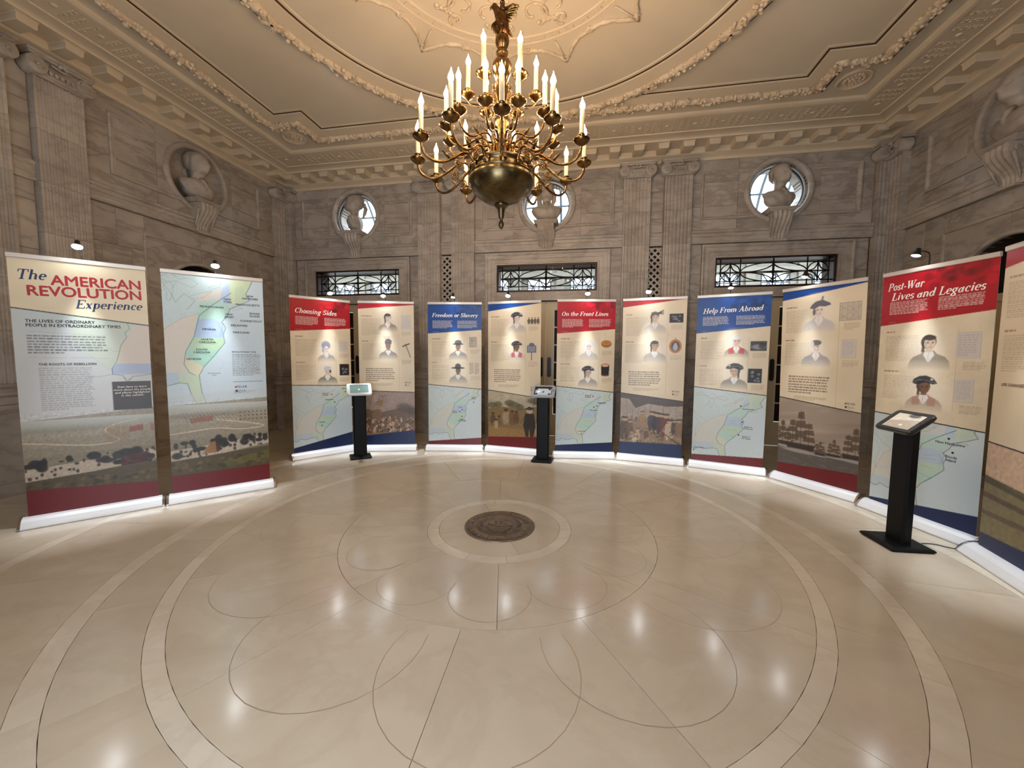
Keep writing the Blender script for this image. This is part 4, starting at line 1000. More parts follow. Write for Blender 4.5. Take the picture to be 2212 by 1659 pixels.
        at.data.foreach_set('color', np.concatenate([a.reshape(-1, 3), np.ones((nx * ny, 1))], 1).astype(np.float32).ravel())
        me.materials.append(M[mt]); return me
BEIGE = (220, 204, 176); TXT = (128, 104, 84); RED = (166, 10, 28); DRED = (108, 16, 26); BLUE = (6, 62, 136); DBLUE = (14, 36, 82)
SEA = (200, 213, 218)
# map in the coordinates of the reading of the 'Choosing Sides' banner
def draw_map(c, tf, sat=1.0, clip=None, land=(196, 208, 208), sea=SEA):
    P = lambda L: [tf(x, y) for x, y in L]
    def mixc(col): m = np.array(land, float); return tuple(m + (np.array(col) - m) * sat)
    LAND = [(30, 915), (640, 915), (620, 960), (580, 1030), (600, 1060), (560, 1080), (490, 1110), (470, 1150), (445, 1175), (462, 1205), (448, 1240), (455, 1280), (400, 1340), (340, 1400), (315, 1440), (318, 1475), (325, 1530), (345, 1580), (335, 1610), (300, 1590), (270, 1530), (255, 1480), (215, 1475), (150, 1490), (100, 1475), (70, 1500), (30, 1490)]
    c.poly(P(LAND), land)
    c.poly(P([(320, 1135), (300, 1240), (250, 1320), (240, 1390), (262, 1425), (30, 1425), (30, 1370), (95, 1255), (150, 1215), (200, 1190), (250, 1165)]), mixc((220, 202, 182)), .85)
    c.poly(P([(30, 1425), (215, 1425), (215, 1480), (150, 1490), (100, 1475), (60, 1500), (30, 1490)]), mixc((176, 194, 216)), .9)
    c.poly(P([(215, 1430), (262, 1428), (318, 1445), (325, 1530), (345, 1580), (335, 1610), (300, 1590), (270, 1530), (255, 1480), (215, 1478)]), mixc((196, 212, 176)), .9)
    c.poly(P([(318, 1135), (330, 1085), (440, 1078), (482, 1085), (470, 1150), (430, 1165), (318, 1168)]), mixc((170, 212, 196)), .9)
    c.poly(P([(320, 1168), (400, 1163), (445, 1180), (452, 1230), (445, 1256), (296, 1258)]), mixc((160, 184, 226)), .85)
    c.poly(P([(296, 1258), (447, 1256), (455, 1282), (425, 1318), (270, 1312)]), mixc((176, 214, 164)), .85)
    c.poly(P([(270, 1312), (425, 1318), (380, 1370), (340, 1400), (250, 1345)]), mixc((160, 216, 190)), .85)
    c.poly(P([(250, 1345), (340, 1400), (316, 1440), (295, 1440), (262, 1420), (244, 1385)]), mixc((224, 214, 170)), .85)
    c.poly(P([(330, 1050), (460, 1010), (440, 1060), (400, 1070), (330, 1085)]), mixc((226, 204, 190)), .7)
    c.poly(P([(440, 1065), (455, 1010), (490, 985), (497, 1080), (480, 1085)]), mixc((168, 190, 226)), .8)
    c.poly(P([(490, 985), (560, 925), (625, 925), (600, 1000), (560, 1080), (497, 1085)]), mixc((206, 218, 160)), .8)
    c.poly(P([(520, 1000), (560, 990), (590, 1040), (560, 1078), (520, 1075)]), mixc((186, 206, 176)), .8)
    ink = (88, 108, 112)
    coast = [(620, 960), (580, 1030), (600, 1060), (560, 1080), (490, 1110), (470, 1150), (445, 1175), (462, 1205), (448, 1240), (455, 1280), (400, 1340), (340, 1400), (315, 1440), (318, 1475), (325, 1530), (345, 1580), (335, 1610), (300, 1590), (270, 1530), (255, 1480), (215, 1475), (150, 1490), (100, 1475), (70, 1500), (30, 1490)]
    c.line(P(coast), .0055, (74, 98, 104), .85)
    c.line(P([(500, 1030), (400, 1095), (330, 1150), (298, 1255), (255, 1325), (243, 1385), (265, 1425), (295, 1440)]), .005, (62, 80, 74), .85)
    for L in ([(50, 1180), (85, 1240), (60, 1300), (60, 1370), (45, 1440)], [(40, 1130), (100, 1190), (150, 1215)], [(420, 1190), (440, 1215), (430, 1250)], [(400, 1200), (350, 1215)], [(410, 1230), (340, 1235)],
              [(60, 1380), (110, 1260), (190, 1200), (250, 1165), (330, 1140)], [(40, 1325), (70, 1370)], [(430, 1165), (450, 1190), (440, 1240)], [(400, 1290), (330, 1280)], [(390, 1350), (320, 1330)]): c.line(P(L), .0028, ink, .55)
    for L in ([(165, 1030), (175, 1005), (200, 1000), (212, 1020), (205, 1060), (192, 1088), (175, 1085), (180, 1050), (165, 1030)], [(60, 960), (100, 945), (150, 985), (200, 955), (240, 985), (290, 975), (330, 1000), (300, 1020), (230, 995), (180, 1000), (120, 975), (60, 975)],
              [(290, 1060), (350, 1040), (400, 1030), (350, 1065), (290, 1075)], [(380, 1015), (450, 985), (440, 1005), (385, 1025)], [(300, 945), (350, 960), (400, 940), (470, 960), (520, 940)], [(480, 1110), (545, 1098), (560, 1105), (500, 1118)], [(160, 1040), (150, 1070)]): c.line(P(L), .003, ink, .6)
    for _ in range(30):
        x, y = rng.uniform(60, 430), rng.uniform(930, 1380) ; c.line(P([(x, y), (x + rng.uniform(-30, 30), y + rng.uniform(5, 30)), (x + rng.uniform(-30, 30), y + rng.uniform(20, 50))]), .002, ink, .35)
def portrait(c, cx, cy, k, kind, coat=(70, 66, 72), skin=(214, 190, 170), flip=1, accent=None):
    """bust sketch centred on the face; k = size in metres of half a head"""
    k *= 1.22; sx, sy = k / c.w * flip, k / c.h; Q = lambda x, y: (cx + x * sx, cy + y * sy)
    c.ell(cx, cy + .8 * sy, abs(3.1 * sx), 3.2 * sy, (238, 230, 214), .5, .9)
    grey = (110, 108, 114)
    fade = (cy + 2.3 * sy, cy + 4.0 * sy)
    c.poly([Q(-.6, 1.0), Q(.6, 1.0), Q(1.0, 1.5), Q(2.0, 1.95), Q(2.5, 2.6), Q(2.7, 4), Q(-2.7, 4), Q(-2.5, 2.7), Q(-2.0, 2.0), Q(-1.0, 1.5)], coat, .66, fade)
    for i in range(16):
        x = -2.4 + i * .32; c.line([Q(x, 2.2 + .3 * math.sin(i)), Q(x + .15, 3.6)], .0028, (40, 40, 46), .16)
    if accent:
        for s_ in (-1, 1): c.poly([Q(s_ * .5, 1.2), Q(s_ * 1.7, 1.7), Q(s_ * 1.6, 3.0), Q(s_ * .5, 2.9)], accent, .75)
    c.poly([Q(-.45, 1.0), Q(.45, 1.0), Q(.7, 1.7), Q(.1, 2.7), Q(-.1, 2.7), Q(-.7, 1.7)], (232, 228, 224), .9)
    c.line([Q(0, 1.3), Q(-.1, 2.0), Q(.05, 2.6)], .003, grey, .6)
    c.poly([Q(-.38, .5), Q(.38, .5), Q(.42, 1.25), Q(-.42, 1.25)], skin, .95)
    hair = {'wig': (206, 206, 210), 'old': (190, 188, 188), 'lady': (150, 150, 164), 'curl': (120, 118, 128)}.get(kind, (64, 56, 54))
    if kind in ('wig', 'hair', 'tie', 'old', 'tricorn', 'feather', 'shawl', 'lock'):
        c.ell(cx - .12 * sx, cy - .25 * sy, abs(.98 * sx), 1.08 * sy, hair, .95, .1); c.poly([Q(-.9, -.2), Q(-.55, -.2), Q(-.6, 1.2), Q(-1.0, 1.3)], hair, .9)
    if kind == 'wig': c.ell(*Q(-.9, .35), abs(.33 * sx), .22 * sy, (220, 220, 224), 1, .1); c.ell(*Q(.85, .3), abs(.25 * sx), .2 * sy, (220, 220, 224), 1, .1)
    if kind == 'lady':
        c.ell(*Q(-.1, -1.25), abs(1.35 * sx), 1.45 * sy, (150, 152, 170), .95, .1)
        for i in range(14): t = i * 1.7; c.line([Q(-.1 + 1.1 * math.cos(t), -1.2 + 1.1 * math.sin(t)), Q(-.1 + .5 * math.cos(t + .8), -1.2 + .5 * math.sin(t + .8))], .004, (96, 98, 116), .7)
        c.ell(*Q(-.95, .2), abs(.4 * sx), .8 * sy, (160, 162, 178), .9, .2)
    if kind == 'bonnet':
        c.ell(*Q(0, -.2), abs(1.25 * sx), 1.4 * sy, (226, 226, 230), .95, .1)
        for i in range(12): t = PI + i * PI / 11; c.ell(*Q(1.2 * math.cos(t), -.2 + 1.35 * math.sin(t)), abs(.25 * sx), .25 * sy, (206, 206, 212), .9, .3)
    c.ell(cx + .05 * sx, cy, abs(.72 * sx), 1.0 * sy, skin, 1, .12)
    sh = tuple(int(v * .66) for v in skin)
    c.poly([Q(-.6, -.35), Q(-.35, -.3), Q(-.35, .5), Q(-.1, .9), Q(-.45, .7)], sh, .5)
    for s_ in (-1, 1):
        c.ell(*Q(.1 + s_ * .3, -.12), abs(.16 * sx), .08 * sy, (50, 44, 44), .95, .2); c.line([Q(.1 + s_ * .3 - .18, -.32), Q(.1 + s_ * .3 + .18, -.34)], .004, (80, 66, 60), .8)
    c.line([Q(.14, -.1), Q(.22, .28), Q(.02, .32)], .0035, sh, .9); c.line([Q(-.12, .56), Q(.34, .56)], .0045, (140, 84, 76), .9)
    if kind == 'tricorn':
        c.poly([Q(-1.75, -.75), Q(-1.5, -1.35), Q(-.7, -1.85), Q(.2, -1.95), Q(1.2, -1.55), Q(1.8, -.75), Q(1.2, -.55), Q(.2, -.85), Q(-.8, -.5), Q(-1.3, -.45)], (42, 42, 50), .96)
        c.line([Q(-1.7, -.75), Q(-.8, -1.2), Q(.3, -1.15), Q(1.7, -.75)], .004, (150, 150, 160), .7); c.ell(*Q(1.0, -1.35), abs(.2 * sx), .18 * sy, (200, 200, 206), .9, .2)
    if kind == 'plume':
        c.poly([Q(-1.6, -.55), Q(-1.2, -1.2), Q(-.6, -1.7), Q(.5, -1.9), Q(1.7, -1.25), Q(1.9, -.9), Q(.9, -.65), Q(0, -.8), Q(-.8, -.35)], (88, 88, 104), .95); c.poly([Q(.2, -1.8), Q(.4, -2.6), Q(.7, -2.5), Q(.6, -1.8)], (120, 120, 130), .9)
        c.ell(*Q(-.8, .2), abs(.25 * sx), .6 * sy, (90, 84, 84), .9, .2)
    if kind == 'round':
        c.ell(*Q(.05, -1.1), abs(1.0 * sx), .75 * sy, (86, 88, 100), .96, .1); c.ell(*Q(.05, -.68), abs(1.55 * sx), .26 * sy, (60, 60, 70), .96, .1)
    if kind == 'wide':
        c.ell(*Q(0, -1.15), abs(.85 * sx), .85 * sy, (64, 64, 74), .96, .1); c.ell(*Q(0, -.72), abs(2.0 * sx), .28 * sy, (52, 52, 60), .96, .1)
    if kind == 'cap':
        c.poly([Q(-.85, -.4), Q(-.95, -1.5), Q(-.3, -2.0), Q(.6, -1.9), Q(1.0, -1.2), Q(.85, -.35), Q(0, -.6)], (96, 90, 96), .96)
        for i in range(5): c.line([Q(-.2 + i * .25, -1.8), Q(-.5 + i * .45, -2.7)], .006, (70, 60, 60), .8)
    if kind == 'feather':
        c.poly([Q(-.95, -.3), Q(-.9, -1.3), Q(0, -1.6), Q(.9, -1.2), Q(.9, -.4), Q(0, -.65)], (86, 82, 86), .9)
        for i in range(5): c.line([Q(.5, -1.1), Q(1.9, -1.9 + i * .28)], .009, (44, 42, 46), .9)
    if kind == 'bandage': c.ell(*Q(0, -.7), abs(.95 * sx), .62 * sy, (196, 196, 206), .96, .1); c.line([Q(-.9, -.9), Q(.9, -.6)], .003, grey, .8); c.ell(*Q(-.75, .2), abs(.25 * sx), .5 * sy, (50, 46, 46), .9, .2)
    if kind == 'hair' or kind == 'tie': c.ell(*Q(0, -.85), abs(.8 * sx), .4 * sy, hair, .96, .15)
    if kind == 'old' or kind == 'wig': c.ell(*Q(0, -.9), abs(.8 * sx), .38 * sy, tuple(min(v + 14, 255) for v in hair), .96, .15)
    if kind == 'mop': c.ell(*Q(0, -.85), abs(.95 * sx), .55 * sy, (104, 100, 104), .96, .2); c.ell(*Q(.7, -.5), abs(.35 * sx), .7 * sy, (214, 208, 210), .9, .2)
    if kind == 'curl': c.ell(*Q(0, -1.05), abs(1.15 * sx), .9 * sy, (70, 68, 74), .95, .2); c.ell(*Q(0, -.95), abs(.95 * sx), .5 * sy, (200, 198, 202), .8, .2)
def figure(c, x, y, h, col, skin=(190, 160, 130)):
    w = h * c.h / c.w * .22
    c.poly([(x - w * .7, y - h * .8), (x + w * .7, y - h * .8), (x + w, y - h * .35), (x + w * .55, y), (x + w * .1, y), (x, y - h * .3), (x - w * .2, y), (x - w * .6, y), (x - w, y - h * .4)], col, .92)
    c.ell(x, y - h * .9, w * .5, h * .1, skin, .95, .2); c.ell(x, y - h * .965, w * .7, h * .045, (40, 34, 32), .9, .2)
    c.line([(x - w * .8, y - h * .7), (x - w * 1.4, y - h * .45)], .006, col, .9)
def picture(c, kind, yl, yr, fl, fr_):
    top = [(0, yl), (1, yr)]; T = min(yl, yr); Bm = max(fl, fr_); reg = [(0, yl), (1, yr), (1, fr_), (0, fl)]
    y = lambda t: T + (Bm - T) * t
    if kind == 'ships':
        c.poly(reg, (158, 142, 128)); 
        for i in range(16): t = rng.uniform(0, .6); x = rng.uniform(0, 1); c.ell(x, y(t), rng.uniform(.12, .3), .012, [(192, 176, 158), (132, 116, 104), (176, 160, 146)][rng.integers(3)], .35, .8, -.2)
        c.poly([(0, y(.70)), (.3, y(.68)), (.7, y(.72)), (1, y(.70)), (1, fr_), (0, fl)], (92, 86, 82))
        for i in range(60): x, t = rng.uniform(0, 1), rng.uniform(.7, .98); c.line([(x, y(t)), (x + rng.uniform(.03, .1), y(t) + .003)], .004, [(150, 142, 136), (62, 58, 58)][rng.integers(2)], .5)
        def ship(x, b_, h, al=.95):
            w = h * c.h / c.w * .36; dk = (62, 48, 40)
            for m_, hh in ((-.5, .75), (.05, 1), (.6, .7)):
                mx = x + m_ * w; c.line([(mx, b_), (mx, b_ - h * hh)], .007, dk, al)
                for k, ww in ((.28, .36), (.55, .3), (.78, .2)): c.poly([(mx - w * ww, b_ - h * hh * (k + .17)), (mx + w * ww, b_ - h * hh * (k + .2)), (mx + w * ww * 1.25, b_ - h * hh * k), (mx - w * ww * 1.1, b_ - h * hh * k)], (86, 70, 58), al * .92)
            c.poly([(x - w * .95, b_ - h * .12), (x + w * 1.0, b_ - h * .13), (x + w * 1.15, b_ - h * .2), (x + w * .85, b_ + h * .06), (x - w * .85, b_ + h * .06)], (52, 42, 38), al); c.line([(x + w, b_ - h * .16), (x + w * 1.6, b_ - h * .26)], .007, dk, al)
            c.ell(x, b_ + h * .08, w * 1.2, h * .05, (186, 178, 170), .6, .6)
        ship(.06, y(.70), .13); ship(.30, y(.72), .20); ship(.56, y(.76), .07); ship(.72, y(.74), .085); ship(.95, y(.72), .15)
    elif kind in ('crowd', 'camp', 'field'):
        sky = {'crowd': (158, 138, 128), 'camp': (168, 154, 142), 'field': (176, 164, 140)}[kind]; c.poly(reg, sky); c.noise(14, .08, (0, T, 1, Bm))
        if kind == 'crowd':
            c.poly([(0, y(.45)), (.15, y(.4)), (.3, y(.5)), (.6, y(.42)), (.8, y(.36)), (1, y(.40)), (1, fr_), (0, fl)], (112, 92, 80))
            c.ell(.8, y(.38), .15, .03, (92, 82, 72), .8, .6); c.ell(.95, y(.45), .1, .03, (84, 74, 66), .8, .6)
            c.poly([(.22, y(.42)), (.38, y(.40)), (.40, y(.72)), (.22, y(.74))], (124, 96, 76)); c.poly([(.22, y(.40)), (.26, y(.36)), (.40, y(.38)), (.38, y(.42))], (158, 128, 104))
            for L in ([(.24, .36), (.34, .2), (.42, .22), (.40, .34), (.3, .38)], [(.34, .2), (.37, .1), (.41, .12), (.41, .24)], [(.40, .16), (.46, .1)]): c.line([(a, y(b_)) for a, b_ in L], .012, (134, 106, 76), .95)
            c.poly([(.29, y(.33)), (.33, y(.2)), (.42, y(.22)), (.38, y(.34))], (134, 106, 76), .9)
            for i in range(90):
                x, t = rng.uniform(0, 1), rng.uniform(.62, .94); col = [(146, 76, 66), (94, 70, 58), (196, 172, 148), (120, 92, 74), (74, 56, 48), (168, 140, 116)][rng.integers(6)]
                c.ell(x, y(t), .018, .016, col, .85, .3, rng.uniform(-1, 1)); c.ell(x, y(t) - .014, .009, .006, (200, 170, 140), .9, .3)
            c.poly([(0, y(.93)), (1, y(.9)), (1, fr_), (0, fl)], (132, 108, 84), .8)
        if kind == 'camp':
            c.poly([(0, yl), (1, yr), (1, y(.22)), (.75, y(.24)), (.45, y(.20)), (.25, y(.3)), (.15, y(.12)), (0, y(.1))], (72, 58, 56), .92)
            for i in range(9): c.line([(.1 + i * .1, y(.05)), (.12 + i * .095, y(.75))], .005, (96, 76, 62), .7)
            c.poly([(0, y(.52)), (1, y(.5)), (1, fr_), (0, fl)], (148, 126, 106))
            for i in range(30): c.ell(rng.uniform(0, 1), y(rng.uniform(.48, .56)), .02, .012, (112, 92, 80), .7, .5)
            for x, t, h, col in ((.08, .95, .15, (84, 70, 58)), (.17, .85, .10, (110, 88, 70)), (.37, .62, .085, (160, 128, 92)), (.30, .95, .08, (186, 164, 138)), (.44, .92, .07, (96, 78, 70)), (.53, .75, .13, (58, 48, 52)), (.60, .8, .14, (44, 38, 44)), (.66, .78, .13, (70, 52, 52)), (.74, .85, .15, (110, 52, 50)), (.80, .9, .13, (196, 178, 152)), (.88, .8, .10, (60, 50, 52)), (.95, .85, .12, (134, 106, 88)), (.25, 1.0, .07, (206, 190, 168))): figure(c, x, y(t), h, col)
            for i in range(60): c.ell(rng.uniform(0, 1), y(rng.uniform(.72, .98)), .02, .008, [(98, 76, 60), (178, 154, 126), (70, 54, 46)][rng.integers(3)], .6, .5)
            c.line([(.72, y(.78)), (.98, y(.99))], .014, (70, 52, 42), .9); c.line([(.02, y(.6)), (.0, y(.98))], .01, (70, 52, 42), .9); c.line([(.1, y(.98)), (.3, y(.85))], .01, (70, 52, 42), .9)
        if kind == 'field':
            c.poly([(0, y(.4)), (.3, y(.34)), (.6, y(.38)), (1, y(.30)), (1, fr_), (0, fl)], (128, 106, 70)); c.poly([(0, y(.78)), (.5, y(.8)), (1, y(.78)), (1, fr_), (0, fl)], (148, 116, 72))
            for x, t, r_ in ((.08, .32, .1), (.2, .3, .08), (.42, .26, .1), (.5, .3, .12), (.62, .34, .08), (.9, .2, .14), (1, .25, .12)): c.ell(x, y(t), r_, .022, (92, 84, 60), .85, .5)
            c.line([(.9, y(.1)), (.86, y(.35))], .01, (74, 58, 44), .9)
            for x, t, h, col in ((.10, .75, .09, (92, 66, 50)), (.22, .78, .08, (120, 88, 70)), (.35, .72, .11, (160, 140, 116)), (.47, .72, .10, (112, 80, 58)), (.55, .70, .09, (96, 68, 50)), (.16, .82, .07, (170, 150, 124)), (.97, .95, .12, (176, 156, 130))): figure(c, x, y(t), h, col, (90, 62, 46))
            figure(c, .80, y(.95), .20, (30, 24, 26), (196, 166, 140)); c.ell(.80, y(.34), .035, .006, (30, 24, 24), 1, .2)
        c.noise(2, .12, (0, T, 1, Bm))
    elif kind in ('landl', 'landr'):
        c.poly(reg, (158, 150, 136)); n = 60
        rows = 8
        for i in range(rows): t = i / rows; c.poly([(0, y(.12 + t * .8)), (1, y(.10 + t * .8)), (1, fr_), (0, fl)], tuple(int(a + (b_ - a) * t) for a, b_ in zip((168, 158, 142), (92, 84, 62))), .55)
        c.ell(.3, y(.2), .4, .012, (118, 116, 98), .6, .8); c.ell(.9, y(.16), .3, .01, (122, 116, 100), .5, .8)
        path = [(0, y(.34)), (.15, y(.37)), (.35, y(.41)), (.52, y(.43)), (.7, y(.40)), (.62, y(.31)), (.60, y(.24)), (.7, y(.18)), (.85, y(.15))] if kind == 'landl' else [(0, y(.44)), (.2, y(.42)), (.45, y(.40)), (.7, y(.44)), (.95, y(.42)), (.8, y(.36)), (.45, y(.28))]
        c.line([tuple(p) [:2] for p in [(v.x, v.y) for v in catmull([(a, b_, 0) for a, b_ in path], 5)]], .012, (206, 192, 168), .85)
        if kind == 'landr':
            for i in range(18): x = .12 + i * .035; c.line([(x, y(.12)), (x + .05 + i * .006, y(.30))], .006, (110, 96, 76), .7)
            c.poly([(.2, y(.24)), (.42, y(.22)), (.42, y(.29)), (.2, y(.31))], (142, 96, 80), .9); c.line([(.45, y(.08)), (1, y(.05))], .006, (110, 104, 88), .7)
            for i in range(24): c.ell(.7 + (i % 8) * .045, y(.2 + (i // 8) * .05), .013, .005, (104, 92, 74), .8, .4)
        else:
            c.poly([(.78, y(.24)), (.9, y(.21)), (.9, y(.29)), (.78, y(.31))], (140, 82, 68), .9); c.poly([(.96, y(.2)), (1, y(.2)), (1, y(.3)), (.96, y(.3))], (150, 110, 92), .8)
            for x in (.63, .69, .75): c.poly([(x - .02, y(.18)), (x + .02, y(.18)), (x + .03, y(.42)), (x - .04, y(.42))], (150, 128, 102), .6)
        c.poly([(0, y(.66)), (.4, y(.62)), (1, y(.55)), (1, y(.68)), (.5, y(.76)), (0, y(.80))], (196, 182, 166), .85)
        for i in range(26): x = rng.uniform(0, 1); t = .66 + .08 * rng.uniform(-1, 1) - .08 * x; c.ell(x, y(t), rng.uniform(.02, .055), rng.uniform(.009, .02), (26, 20, 20), .95, .35)
        for i in range(40): x = rng.uniform(0, 1); c.ell(x, y(.70 + .1 * rng.uniform(-1, 1) - .08 * x), rng.uniform(.008, .02), rng.uniform(.004, .009), (40, 30, 26), .9, .3)
        c.poly([(0, y(.80)), (.5, y(.76)), (1, y(.72)), (1, fr_), (0, fl)], (78, 68, 46), .92)
        if kind == 'landl': c.poly([(.70, y(.60)), (.92, y(.58)), (.93, y(.72)), (.70, y(.74))], (70, 30, 26), .95)
        else:
            c.poly([(.3, y(.74)), (.38, y(.60)), (.43, y(.58)), (.5, y(.70)), (.42, y(.74))], (150, 108, 70), .95); c.poly([(.43, y(.58)), (.5, y(.70)), (.44, y(.74))], (60, 34, 26), .95); c.poly([(.5, y(.88)), (1, y(.78)), (1, y(.9)), (.55, y(.96))], (98, 96, 52), .9)
        for i in range(60): c.ell(rng.uniform(0, 1), y(rng.uniform(.82, .98)), .025, .007, [(50, 38, 28), (120, 98, 66), (92, 84, 52)][rng.integers(3)], .6, .6)
        c.noise(2, .12, (0, T, 1, Bm))
        g = int(yl * c.H)
        for k in range(int(.05 * c.H)):
            if g + k < c.H: c.a[g + k] = c.a[g + k] * (k / (.05 * c.H)) + hexc((190, 196, 192)) * (1 - k / (.05 * c.H))
    elif kind == 'plain':
        c.poly(reg, (206, 176, 150)); c.poly([(0, y(.36)), (.3, y(.44)), (1, y(.50)), (1, fr_), (0, fl)], (128, 116, 82)); c.poly([(0, y(.36)), (.3, y(.40)), (1, y(.47)), (1, y(.56)), (0, y(.44))], (74, 70, 48), .9)
        c.poly([(0, y(.54)), (1, y(.62)), (1, y(.66)), (0, y(.60))], (84, 66, 50), .9); c.poly([(0, y(.74)), (1, y(.72)), (1, y(.78)), (0, y(.79))], (92, 80, 56), .9); c.noise(3, .10, (0, T, 1, Bm))
def icon(c, kind, cx, cy, w, h):
    b_ = [(cx - w / 2, cy - h / 2), (cx + w / 2, cy - h / 2), (cx + w / 2, cy + h / 2), (cx - w / 2, cy + h / 2)]
    if kind == 'doc': c.poly(b_, (206, 198, 192), .9); c.line(b_ + b_[:1], .002, (150, 136, 124), .8); c.text(cx - w * .42, cx + w * .42, cy - h * .42, cy + h * .42, 9, (150, 140, 140), .4)
    if kind == 'dark': c.poly(b_, (26, 22, 24)); [c.ell(cx + rng.uniform(-.3, .3) * w, cy + rng.uniform(-.3, .4) * h, w * .10, h * .08, (150, 144, 150), .6, .5) for _ in range(7)]
    if kind == 'photo': c.poly(b_, (60, 56, 58)); c.ell(cx, cy + h * .1, w * .4, h * .25, (150, 148, 150), .8, .6); c.ell(cx + w * .2, cy, w * .2, h * .3, (30, 28, 30), .8, .5)
    if kind == 'sketch': c.poly(b_, (176, 166, 150)); [c.line([(cx + rng.uniform(-.5, .5) * w, cy + rng.uniform(-.5, .5) * h), (cx + rng.uniform(-.5, .5) * w, cy + rng.uniform(-.5, .5) * h)], .004, (70, 62, 60), .6) for _ in range(9)]
    if kind == 'chart': c.poly(b_, (196, 182, 164)); c.line(b_ + b_[:1], .003, (84, 76, 72), .9); [c.line([(cx - w / 2, cy + rng.uniform(-.5, .5) * h), (cx, cy + rng.uniform(-.5, .5) * h), (cx + w / 2, cy + rng.uniform(-.5, .5) * h)], .003, (110, 100, 94), .7) for _ in range(5)]; [c.line([(cx + (i - 1.5) * w * .25, cy - h / 2), (cx + (i - 1.5) * w * .25, cy + h / 2)], .002, (130, 118, 108), .7) for i in range(4)]
    if kind == 'columns': [c.text(cx + (i - 1) * w * .5 - w * .2, cx + (i - 1) * w * .5 + w * .22, cy - h / 2, cy + h / 2, 12, (110, 98, 92), .8) for i in (0.5, 1.5)]
    if kind == 'axe': c.line([(cx - w * .2, cy - h * .4), (cx + w * .25, cy + h * .45)], .013, (124, 70, 38), .95); c.line([(cx - w * .45, cy - h * .25), (cx + w * .15, cy - h * .42)], .02, (60, 54, 52), .95)
    if kind == 'bowl': c.ell(cx, cy, w * .5, h * .34, (150, 96, 38), .96, .1); c.ell(cx, cy - h * .1, w * .48, h * .22, (196, 134, 62), .96, .2); c.ell(cx, cy - h * .12, w * .3, h * .12, (170, 110, 48), .8, .4)
    if kind == 'drum': c.poly([(cx - w * .45, cy - h * .35), (cx + w * .45, cy - h * .35), (cx + w * .4, cy + h * .4), (cx - w * .4, cy + h * .4)], (38, 34, 36)); c.ell(cx, cy - h * .35, w * .46, h * .14, (132, 46, 34), .96, .1); c.ell(cx, cy - h * .35, w * .38, h * .09, (214, 190, 160), .96, .1); c.ell(cx, cy + h * .38, w * .42, h * .1, (122, 46, 32), .9, .1); c.ell(cx, cy + h * .3, w * .40, h * .08, (38, 34, 36), .95, .1)
    if kind == 'oval': c.ell(cx, cy, w * .5, h * .5, (182, 116, 40), .98, .08); c.ell(cx, cy, w * .34, h * .36, (70, 66, 78), .98, .1); c.ell(cx, cy + h * .1, w * .2, h * .22, (190, 196, 206), .8, .3); c.ell(cx, cy - h * .12, w * .12, h * .12, (206, 176, 150), .9, .2); c.line([(cx, cy - h * .5), (cx, cy - h * .62)], .008, (160, 100, 36), .9)
    if kind == 'sign': c.poly([(cx - w * .45, cy - h * .25), (cx + w * .45, cy - h * .25), (cx + w * .45, cy + h * .12), (cx - w * .45, cy + h * .12)], (108, 114, 128)); c.ell(cx, cy - h * .27, w * .28, h * .12, (96, 102, 116), .96, .1); c.text(cx - w * .36, cx + w * .36, cy - h * .2, cy + h * .08, 6, (190, 194, 204), .7); c.line([(cx, cy + h * .12), (cx, cy + h * .5)], .012, (66, 62, 66), .95)
    if kind == 'four':
        for i in range(4): figure(c, cx + (i - 1.5) * w * .28, cy + h * .5, h, (74, 62, 60))
TA = lambda x, y, yl: ((x - 33) / 590, (y - 60) / 1525)
def title_banner(c, head, hy, my, fy, foot, faces, icons):
    c.a[:] = hexc(BEIGE); c.noise(30, .035); c.noise(6, .02); c.noise(1, .015)
    c.poly([(0, 0), (1, 0), (1, hy[1]), (0, hy[0])], head)
    rx = hexc(tuple(min(255, int(v * 1.25 + 10)) for v in head)); dk = hexc(tuple(int(v * .55) for v in head))
    for i in range(26):
        x, t = rng.uniform(.45, 1), rng.uniform(.0, .09); c.ell(x, t, rng.uniform(.02, .06), rng.uniform(.006, .02), dk if rng.random() < .65 else rx, .5, .6)
    c.text(.09, .46, .128, .182, 8, (232, 222, 214), .6); c.text(.55, .93, .128, .180, 8, (232, 222, 214), .6); c.text(.09, .24, hy[0] - .014, hy[0] - .009, 1, (214, 190, 186), .4)
    for k, (yy, n) in enumerate(((.25, 15), (.415, 14))):
        c.text(.075, .30, yy, yy + .007, 1, (124, 72, 54), .8, th=.9); c.text(.075, .42, yy + .020, yy + .02 + n * .0072, n, TXT, .42, th=.5)
    for (kind, cx, cy, kk, kw) in faces: portrait(c, cx, cy, kk, kind, **kw)
    c.line([(.735, .25), (.735, .56)], .002, (168, 148, 124), .8)
    for (kind, cx, cy, w, h) in icons: icon(c, kind, cx, cy, w, h); c.text(.79, .965, cy + h / 2 + .012, cy + h / 2 + .045, 5, TXT, .45)
    # map
    c.poly([(0, my[0]), (1, my[1]), (1, 1), (0, 1)], SEA); keep = c.a.copy(); draw_map(c, lambda x, y: ((x - 33) / 595, (y - 40) / 1575), .45)
    Xf, Yf = np.meshgrid((np.arange(c.W) + .5) / c.W, (np.arange(c.H) + .5) / c.H); up = Yf < my[0] + (my[1] - my[0]) * Xf; c.a[up] = keep[up]
    c.line([(0, my[0]), (1, my[1])], .007, (36, 32, 52)); c.poly([(0, fy[0]), (1, fy[1]), (1, 1.01), (0, 1.01)], foot); c.noise(3, .02, (0, .9, 1, 1))
